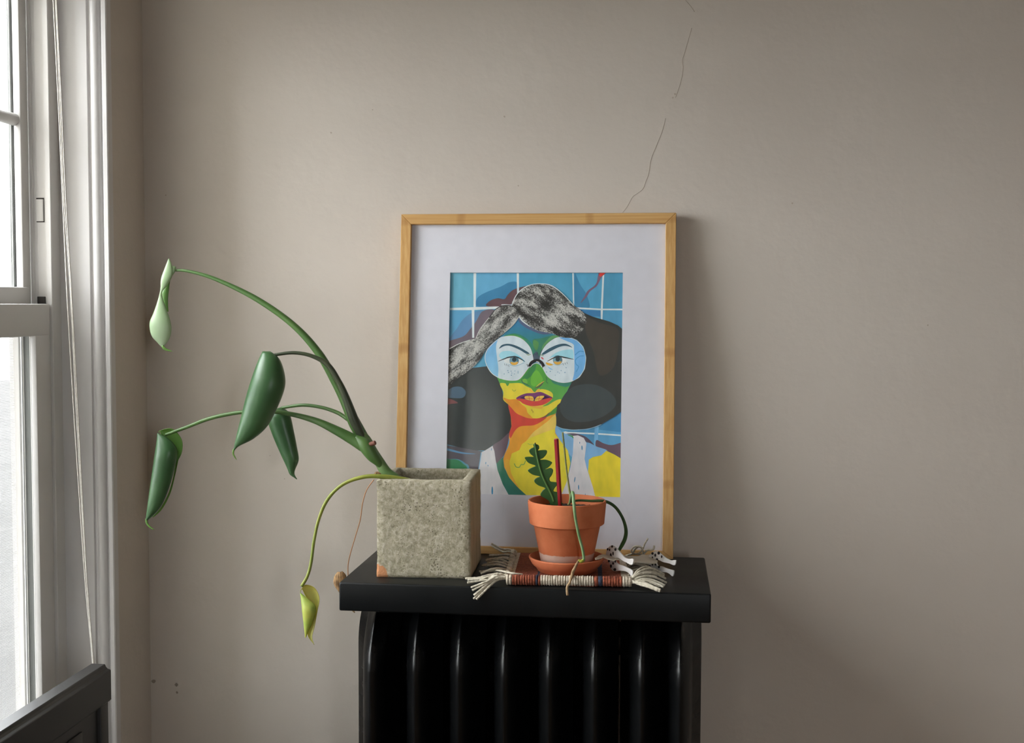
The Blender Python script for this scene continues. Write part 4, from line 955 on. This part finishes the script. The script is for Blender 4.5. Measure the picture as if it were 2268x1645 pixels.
# zigzag frond, px outline (zoom of region 980,840 at 5.4)
zz = [(1110, 772), (1150, 790), (1155, 830), (1140, 850), (1200, 845), (1245, 850), (1245, 890), (1205, 940), (1165, 960), (1240, 962), (1300, 985), (1308, 1005), (1270, 1050), (1225, 1075), (1290, 1060), (1322, 1085), (1310, 1140), (1280, 1185), (1290, 1220),
      (1340, 1228), (1370, 1235), (1365, 1270), (1335, 1310), (1330, 1340), (1385, 1350), (1412, 1375), (1415, 1440), (1430, 1500), (1300, 1500), (1270, 1450), (1185, 1400), (1172, 1370), (1200, 1325), (1228, 1300), (1150, 1270), (1105, 1235), (1098, 1200), (1130, 1175), (1165, 1162), (1080, 1140), (1025, 1100), (1030, 1075), (1080, 1050), (1112, 1032),
      (1030, 1000), (988, 950), (990, 930), (1040, 925), (1090, 925), (1050, 890), (1035, 850), (1060, 825), (1090, 810), (1085, 780)]
zpx = catmull([(980 + x / 5.4, 840 + y / 5.4) for x, y in zz], 4, closed=True)
spine = catmull([(980 + x / 5.4, 840 + y / 5.4) for x, y in ((1105, 765), (1118, 850), (1140, 960), (1165, 1060), (1195, 1150), (1235, 1240), (1280, 1330), (1320, 1420), (1340, 1500))], 8)
def frond():
    v, f = [], []
    def dspine(p): return min(math.dist(p, q) for q in spine)
    bm = bmesh.new()
    vs2 = [bm.verts.new(aty(p[0], p[1], YC)) for p in zpx]
    fc = bm.faces.new(vs2)
    r = bmesh.ops.extrude_face_region(bm, geom=[fc])
    for q in r['geom']:
        if isinstance(q, bmesh.types.BMVert): q.co.y += .0022
    bmesh.ops.triangulate(bm, faces=[x for x in bm.faces if len(x.verts) > 4])
    bmesh.ops.recalc_face_normals(bm, faces=bm.faces)
    bmesh.ops.bevel(bm, geom=[e for e in bm.edges if len(e.link_faces) == 2 and e.calc_face_angle(0) > .9], offset=.0006, segments=1, affect='EDGES')
    return bm_obj('frond', bm, M_cac, cac)
frond()
tube('midrib', [aty(p[0], p[1], YC - .0004) for p in spine[::6]], [.0010] * 2 + [.0014] * (len(spine[::6]) - 2), mat('midrib_green', (84, 120, 56), (70, 106, 46), scale=30, rough=.5), cac, n=4, seg=8)
tube('frond_tip', [aty(1185, 980, YC), aty(1186, 984, YC)], .0009, mat('tip_red', (140, 80, 60), rough=.8), cac)
def bristly(name, pts, wpx, mt, nb=60, bl=.0022):
    c = catmull([tuple(p) for p in ppath(pts)], 10); rr = [px2r(w) for w in resample_w(wpx, len(c))]
    v, f = tube_geo(c, rr, 8)
    for i in range(nb):      # fine bristles on the shoot
        k = random.randrange(2, len(c) - 2); p = Vector(c[k]); t = (Vector(c[k + 1]) - Vector(c[k - 1])).normalized()
        d = (Vector((random.gauss(0, 1), random.gauss(0, 1), random.gauss(0, 1)))); d -= t * d.dot(t); d.normalize(); d = (d + t * .7).normalized()
        s = t.cross(d).normalized() * .00018; b0 = len(v); q = p + d * rr[k] * .8
        v += [q - s, q + s, q + t * .0003, q + d * bl]; f += [(b0, b0 + 1, b0 + 3), (b0 + 1, b0 + 2, b0 + 3), (b0 + 2, b0, b0 + 3)]
    return mesh(name, v, f, mt, cac, sm=True)
def resample_w(w, n):
    return [w[min(int(i / (n - 1) * (len(w) - 1)), len(w) - 2)] * (1 - (i / (n - 1) * (len(w) - 1) - min(int(i / (n - 1) * (len(w) - 1)), len(w) - 2))) + w[min(int(i / (n - 1) * (len(w) - 1)), len(w) - 2) + 1] * (i / (n - 1) * (len(w) - 1) - min(int(i / (n - 1) * (len(w) - 1)), len(w) - 2)) for i in range(n)]
bristly('trailing_shoot', [(1258, 1118, -.212), (1264, 1108, -.212), (1261, 1085, -.211), (1256, 1050, -.210), (1252, 1015, -.208), (1249, 985, -.206), (1246, 957, -.204)], [4, 5, 5, 4, 4, 4, 4], mat('shoot_olive', (134, 132, 72), (110, 116, 60), scale=80, rough=.6), 50)
bristly('trailing_shoot', [(1262, 1112, -.225), (1266, 1094, -.240), (1269, 1092, -.252), (1271, 1115, -.262), (1275, 1150, -.263), (1282, 1185, -.260), (1290, 1215, -.258), (1293, 1236, -.258), (1291, 1243, -.258)], [5, 6, 7, 7, 6, 6, 6, 6, 6], M_cacT, 130)
bristly('trailing_shoot', [(1262, 1112, -.212), (1280, 1108, -.205), (1310, 1109, -.200), (1340, 1110, -.194), (1362, 1122, -.188), (1378, 1145, -.183), (1386, 1170, -.180), (1385, 1190, -.178), (1378, 1206, -.176), (1370, 1220, -.174)], [4, 5, 6, 7, 7, 7, 8, 9, 9, 6], M_cacD, 60, .0012)
tube('shoot_tip', ppath([(1292, 1240, -.259), (1287, 1243, -.260), (1281, 1240, -.261)]), [px2r(w) for w in (6, 8, 4)], mat('tip_yellow', (168, 168, 60), rough=.6), cac)
tube('dried_shoot', ppath([(1281, 1241, -.261), (1276, 1252, -.262), (1269, 1266, -.266), (1265, 1280, -.2945), (1262, 1290, -.3025), (1256, 1300, -.3025), (1257, 1318, -.303)]), [px2r(w) for w in (4, 6, 7, 6, 5, 5, 6)], mat('dried_shoot', (176, 148, 112), (140, 112, 80), scale=150, rough=.9), cac, wob=.25)

# ------------------------------------------------------------------ red pencil stuck in the pot
pb = aty(1241, 1130, -.206); ptp = aty(1232, 972, -.206)
pen = empty('pencil', pb); tag(pen, 'red pencil standing upright in the terracotta pot', 'pencil')
ax = (ptp - pb)
v, f = tube_geo([pb, ptp], [px2r(11)] * 2, 6); mesh('barrel', v, f, mat('red_lacquer', (150, 20, 32), (138, 16, 28), scale=10, rough=.3), pen)
v, f = tube_geo([ptp - ax * .0005, ptp + ax * .006], [px2r(10), px2r(9)], 12); mesh('end_cap', v, f, mat('pencil_wood_end', (176, 110, 90), rough=.6), pen)

# ------------------------------------------------------------------ woven coaster with fringe
RZ = SZ + .0045
rug = empty('woven_mat', (.09, -.18, SZ)); tag(rug, 'small rust and cream woven mat with fringed ends under the pot', 'mat')
M_rust = mat('yarn_rust', (156, 84, 58), (124, 60, 42), scale=240, rough=.95, bump=.8, bscale=420)
M_cream = mat('yarn_cream', (214, 202, 184), (188, 174, 154), scale=240, rough=.95, bump=.8, bscale=420)
M_navy = mat('yarn_navy', (56, 62, 82), (42, 46, 62), scale=240, rough=.95, bump=.8, bscale=420)
M_fr = mat('fringe_yarn', (214, 206, 188), (186, 178, 158), scale=300, rough=.95, bump=.6, bscale=500)
bands = [(1120, 1133, M_cream), (1133, 1186, M_rust), (1186, 1191, M_navy), (1191, 1197, M_rust), (1197, 1316, M_cream), (1316, 1325, M_rust), (1325, 1335, M_navy), (1335, 1378, M_rust), (1378, 1399, M_cream)]
def ry(px, back=False):   # front / back edge depth of the mat at a photo column
    return (-.066 if back else -.2825 + (px - 1120) / 280 * .010)
for (a, b_, mt) in bands:
    # flat woven field (thin ribbed slab)
    xa = atz(a, 1290, RZ).x; xb = atz(b_, 1290, RZ).x
    top = mt if mt is not M_cream or b_ < 1140 or a > 1370 else M_rust
    n = 60; v = []; f = []
    for i in range(n + 1):
        t = i / n; y = ry(a) + (ry(a, True) - ry(a)) * t; zt = RZ - .0006 + .0005 * math.sin(i * 1.57)
        dx = -.012 * t
        v += [(xa + dx, y, SZ + .0003), (xa + dx, y, zt), (xb + dx, y, zt), (xb + dx, y, SZ + .0003)]
    for i in range(n):
        for k in range(3): f.append((i * 4 + k, i * 4 + k + 1, i * 4 + k + 5, i * 4 + k + 4))
        f.append((i * 4 + 3, i * 4, i * 4 + 4, i * 4 + 7))
    f += [(0, 1, 2, 3), (n * 4 + 3, n * 4 + 2, n * 4 + 1, n * 4)]
    mesh('woven_band', v, f, top, rug)
    # thick wrapped front edge
    pts, rr = [], []
    turns = max(1, int((xb - xa) / .0034)); m_ = turns * 6
    for i in range(m_ + 1):
        t = i / m_; x = xa + (xb - xa) * t
        pts.append((x, ry(a + (b_ - a) * t) - .0015, SZ + .0074 + .0003 * noise.noise(Vector((x * 300, 1, 2)))))
        rr.append(0.0060 + .0013 * abs(math.sin(math.pi * turns * t)) + .0006 * noise.noise(Vector((x * 500, 5, 2))))
    v, f = tube_geo(pts, rr, 12); mesh('wrapped_edge', v, f, mt, rug, sm=True)
def strand(pts, w=5.2):
    ww = w * random.uniform(.85, 1.1)
    c = catmull([tuple(p) for p in pts], 8); v, f = tube_geo(c, [px2r(ww) * (1 + .10 * math.sin(i * 1.9)) for i in range(len(c))], 7, .12)
    return mesh('fringe_strand', v, f, M_fr, rug, sm=True)
# front-left tuft falling over the lid's edge : end pixels
FRONT = SYF - .0022
for (ex, ey, mx_, my_) in ((1031, 1281, 1075, 1279), (1036, 1284, 1078, 1281), (1035, 1290, 1080, 1284), (1043, 1301, 1082, 1286), (1046, 1307, 1080, 1290), (1050, 1318, 1080, 1293), (1049, 1326, 1078, 1298), (1055, 1327, 1085, 1298)):
    st = Vector((atz(1118, 1287, RZ).x + random.uniform(-.001, .002), -.283 + random.uniform(-.004, .004), SZ + .008 + random.uniform(-.002, .003)))
    if ey < 1292:
        e_ = atz(ex, ey, SZ + .003); e_.y = max(e_.y, FRONT); m2_ = atz(mx_, my_, SZ + .006)
        m2_.y = max(m2_.y, -.294)
    else:
        m2_ = aty(mx_, my_, -.3005); m2_.z = max(m2_.z, SZ + .002); e_ = aty(ex, ey, FRONT - .002)
    q = st.lerp(m2_, .5); q.z += .003
    p4 = m2_.lerp(e_, .55); 
    if p4.z < SZ + .002: p4.y = FRONT - .001
    strand([st, q, m2_, p4, e_])
strand([atz(1090, 1262, SZ + .006), atz(1110, 1264, SZ + .012), atz(1134, 1269, SZ + .014), atz(1157, 1272, SZ + .012)], 4.6)
# fringe along the left side, lying on the lid behind and beside the planter
for i in range(15):
    t = i / 14; sy_ = -.262 + .19 * t
    x0 = atz(1120, 1290, RZ).x - .012 * (.2 + .8 * t)
    ex_ = x0 - random.uniform(.030, .045); ey_ = sy_ + random.uniform(-.03, .022); ez = SZ + .003 + random.uniform(0, .003)
    lim = -.0485 + .0045
    ex_ = max(ex_, lim)
    if i > 11: ez += random.uniform(.006, .018)
    ey_ = min(ey_, -.068)
    st = Vector((x0 + .002, sy_, SZ + .005)); mid = Vector(((x0 * .45 + ex_ * .55), (sy_ + ey_) / 2 + random.uniform(-.006, .006), SZ + .005 + random.uniform(.001, .007)))
    strand([st, st.lerp(mid, .5) + Vector((0, 0, .002)), mid, Vector((ex_, ey_, ez))])
for i in range(9):           # knots at the left edge
    t = (i + .5) / 9; c_ = Vector((atz(1120, 1290, RZ).x - .012 * t - .0005, -.268 + .19 * t, SZ + .0055))
    v, f = tube_geo([c_ + Vector((-.005, 0, 0)), c_ + Vector((-.003, .001, .001)), c_, c_ + Vector((.004, 0, 0))], [.002, .0042, .0044, .002], 8); mesh('knot', v, f, M_fr, rug, sm=True)
# front-right tuft
kx = atz(1398, 1290, RZ).x
for (ex, ey, z_, arch) in ((1474, 1281, .004, .018), (1470, 1272, .006, .026), (1476, 1290, .003, .014), (1473, 1296, .003, .010), (1470, 1300, .003, .008), (1462, 1298, .003, .007), (1463, 1306, .003, .006), (1459, 1311, .002, .004), (1462, 1316, .001, .002), (1456, 1309, .002, .005), (1468, 1286, .004, .015), (1455, 1268, .006, .026), (1448, 1300, .003, .006), (1470, 1276, .006, .02)):
    st = Vector((kx - .002, -.2735 + random.uniform(-.004, .006), SZ + .007 + random.uniform(-.003, .004)))
    e_ = atz(ex, ey, SZ + z_); e_.y = max(e_.y, -.2975)
    a1 = st.lerp(e_, .3); a1.z = SZ + .006 + arch * .45; a2 = st.lerp(e_, .65); a2.z = SZ + .004 + arch * .55
    a1.y += random.uniform(-.003, .004); a2.y += random.uniform(-.003, .004)
    strand([st, a1, a2, e_])
# fringe along the right side behind the toy, some strands standing up against the picture
for i in range(12):
    t = i / 11; sy_ = -.255 + .18 * t; x0 = kx - .012 * (.1 + .9 * t)
    ex_ = x0 + random.uniform(.022, .04); ey_ = min(sy_ + random.uniform(-.02, .025), -.07)
    st = Vector((x0 - .002, sy_, SZ + .005)); mid = Vector(((x0 + ex_) / 2, (sy_ + ey_) / 2, SZ + .006 + random.uniform(0, .004)))
    strand([st, st.lerp(mid, .5) + Vector((0, 0, .002)), mid, Vector((ex_, ey_, SZ + .0035))])
for pts in ([(1404, 1226, -.092), (1398, 1219, -.094), (1406, 1210, -.096), (1420, 1212, -.097), (1425, 1226, -.094)], [(1410, 1228, -.090), (1422, 1218, -.092), (1428, 1204, -.094), (1435, 1192, -.094)],
            [(1426, 1226, -.090), (1434, 1218, -.092), (1446, 1217, -.092), (1449, 1208, -.092)], [(1400, 1226, -.09), (1408, 1214, -.092), (1416, 1210, -.094), (1424, 1216, -.094)]):
    strand(ppath(pts), 4.6)

# ------------------------------------------------------------------ spotted slot-together toy dog lying on its side
M_toy = mat('toy_white', (232, 230, 228), (226, 223, 220), scale=30, rough=.55)
M_toyb = mat('toy_ply', (206, 196, 178), (196, 184, 164), scale=30, rough=.6)
M_tspot = mat('toy_spot', (34, 30, 34), rough=.6)
toy = empty('toy_dog', atz(1400, 1260, SZ)); tag(toy, 'white black-spotted cut-out toy dog lying on its side by the pot', 'toy')
def plate(name, pts, n, th, mt, parent):
    bm = bmesh.new(); vs2 = [bm.verts.new(p) for p in pts]; fc = bm.faces.new(vs2)
    r = bmesh.ops.extrude_face_region(bm, geom=[fc])
    for q in r['geom']:
        if isinstance(q, bmesh.types.BMVert): q.co += n * th
    return bm_obj(name, bm, mt, parent)
LD = Vector((.60, -.80, 0)); LN = Vector((.80, .60, 0))
hip1 = Vector((.1385, -.190, .82)); hip2 = Vector((.196, -.160, .82))
def conv8(p): return (1280 + p[0] / 7.56, 1170 + p[1] / 7.56)
leg1 = [(560, 285), (600, 300), (650, 340), (720, 420), (790, 490), (850, 510), (895, 505), (915, 505), (928, 530), (918, 575), (905, 605), (870, 602), (820, 575), (770, 553), (720, 520), (690, 500), (650, 488), (622, 500), (618, 525), (640, 565), (680, 600), (740, 618), (790, 640), (850, 668), (900, 700), (917, 725), (915, 770), (902, 802), (885, 790), (850, 745), (800, 718), (740, 708), (680, 708), (625, 715), (580, 700), (550, 655), (530, 590), (500, 530), (482, 460), (470, 425), (485, 365), (520, 310)]
leg2 = [(1310, 380), (1340, 388), (1390, 430), (1440, 470), (1500, 510), (1560, 535), (1600, 530), (1630, 530), (1638, 550), (1622, 610), (1590, 612), (1540, 590), (1480, 575), (1420, 560), (1370, 535), (1330, 525), (1312, 545), (1315, 590), (1345, 630), (1400, 635), (1460, 660), (1530, 685), (1590, 700), (1604, 720), (1600, 760), (1588, 798), (1570, 795), (1530, 760), (1480, 735), (1420, 730), (1340, 715), (1260, 690), (1205, 650), (1185, 600), (1195, 540), (1178, 510), (1195, 455), (1240, 410), (1275, 385)]
spots1 = [(497, 348, 10, 17), (530, 358, 8, 18), (572, 302, 12, 17), (628, 352, 13, 20), (588, 420, 9, 26), (550, 460, 12, 38), (518, 545, 12, 18), (588, 585, 10, 18), (553, 630, 11, 24), (617, 688, 17, 20), (625, 548, 8, 22)]
spots2 = [(1248, 418, 14, 18), (1295, 448, 11, 22), (1352, 412, 15, 22), (1402, 472, 9, 20), (1247, 492, 8, 20), (1192, 500, 11, 18), (1322, 522, 15, 20), (1247, 600, 10, 20), (1297, 595, 10, 22), (1356, 645, 12, 18), (1205, 628, 10, 14)]
for pts, spots, hip in ((leg1, spots1, hip1), (leg2, spots2, hip2)):
    q = catmull([conv8(p) for p in pts], 3, closed=True)
    w3 = [atplane(px, py, hip, LN) for px, py in q]
    for p in w3: p.z = max(p.z, SZ + .0008)
    lp = plate('leg_piece', w3, LN, .0016, M_toy, toy)
    v, f = [], []
    for (x, y, a, b_) in spots:
        b0 = len(v)
        for k in range(12):
            an = k * PI / 6; px, py = conv8((x + a * 1.45 * math.cos(an), y + b_ * 1.25 * math.sin(an)))
            p = atplane(px, py, hip - LN * .00008, LN); p.z = max(p.z, SZ + .001); v.append(p)
        for k in range(12): v.append(v[b0 + k] + LN * .00012)
        f.append(tuple(range(b0, b0 + 12))); f.append(tuple(range(b0 + 23, b0 + 11, -1)))
        f += [(b0 + k, b0 + (k + 1) % 12, b0 + 12 + (k + 1) % 12, b0 + 12 + k) for k in range(12)]
    mesh('spots', v, f, M_tspot, lp)
bz = lambda t: .8205 - .004 * t
body = [(285, 490), (310, 480), (350, 450), (400, 435), (440, 435), (480, 440), (560, 445), (680, 452), (780, 455), (900, 460), (1000, 462), (1080, 440), (1150, 440), (1210, 432), (1300, 455), (1330, 500), (1335, 545), (1310, 572), (1240, 575), (1100, 562), (950, 548), (800, 525), (700, 515), (640, 510), (600, 522), (560, 520), (500, 500), (440, 480), (415, 472), (390, 490), (350, 500), (300, 505), (288, 500)]
bp = []
for (x, y) in body:
    px, py = conv8((x, y)); bp.append(atz(px, py, .8290 - .011 * (x - 285) / 1050))
bo = plate('body', bp, Vector((0, 0, -1)), .0016, M_toyb, toy)
for (x, y, a, b_) in ((450, 440, 34, 4), (510, 490, 36, 5), (470, 470, 20, 4), (1120, 450, 46, 5), (1190, 545, 40, 5), (1165, 515, 28, 5)):
    pass

# ------------------------------------------------------------------ blind cord hanging by the window
cord = empty('blind_cord', (-.69, -.196, 1.9)); tag(cord, 'thin pale blind cord slanting down beside the window', 'cord')
M_cord = mat('cord', (224, 220, 212), (208, 203, 194), scale=200, rough=.8)
YCD = -.205
for pts in ([(110, -140), (118, 0), (128, 200), (139, 440), (148, 640), (163, 900), (178, 1130), (190, 1300), (206, 1475), (210, 1560)],
            [(115, -140), (123, 0), (132, 200), (142, 440), (156, 640), (169, 900), (182, 1130), (193, 1300), (207, 1475), (212, 1560)],
            [(119, -140), (125, 0), (135, 200), (146, 440), (158, 640), (172, 900), (184, 1130), (194, 1300), (208, 1475), (213, 1560)]):
    tube('cord_strand', [aty(px, py, YCD) for px, py in pts], .0009, M_cord, cord, n=6, seg=6)

# ------------------------------------------------------------------ dark headboard in front of the window
hb = empty('headboard', (-.575, -.8, 0)); tag(hb, 'dark stained wooden headboard with a moulded top rail below the window', 'headboard')
def extrude_y(name, prof, y0, y1, mt, parent):
    v = [(x, y0, z) for x, z in prof] + [(x, y1, z) for x, z in prof]; n = len(prof)
    f = [tuple(range(n)), tuple(range(2 * n - 1, n - 1, -1))] + [(i, (i + 1) % n, n + (i + 1) % n, n + i) for i in range(n)]
    bm = bmesh.new(); vv = [bm.verts.new(p) for p in v]
    for q in f: bm.faces.new([vv[i] for i in q])
    return bm_obj(name, bm, mt, parent)
HY0, HY1 = -1.75, -.300
cap = [(-.5915, .6715), (-.5725, .6715), (-.5715, .6705), (-.5705, .6678), (-.5680, .6652), (-.5640, .6640), (-.5632, .6630), (-.5632, .6210), (-.5650, .6190), (-.5675, .6180), (-.5915, .6180)]
extrude_y('top_rail', cap, HY0, HY1, M_board, hb)
box('panel', (-.5880, -.5720, HY0, HY1 - .022, .10, .619), M_board, hb)
for y in (HY1 - .0255, HY1 - .5, -1.2, HY0):
    box('stile', (-.5900, -.5668, y, y + .024, 0, .619), M_board, hb, bevel=.0015)
for i in range(9):
    y = HY1 - .075 - i * .062
    if y > HY0: box('slat', (-.5725, -.5695, y - .04, y, .12, .600), M_board, hb, bevel=.001)
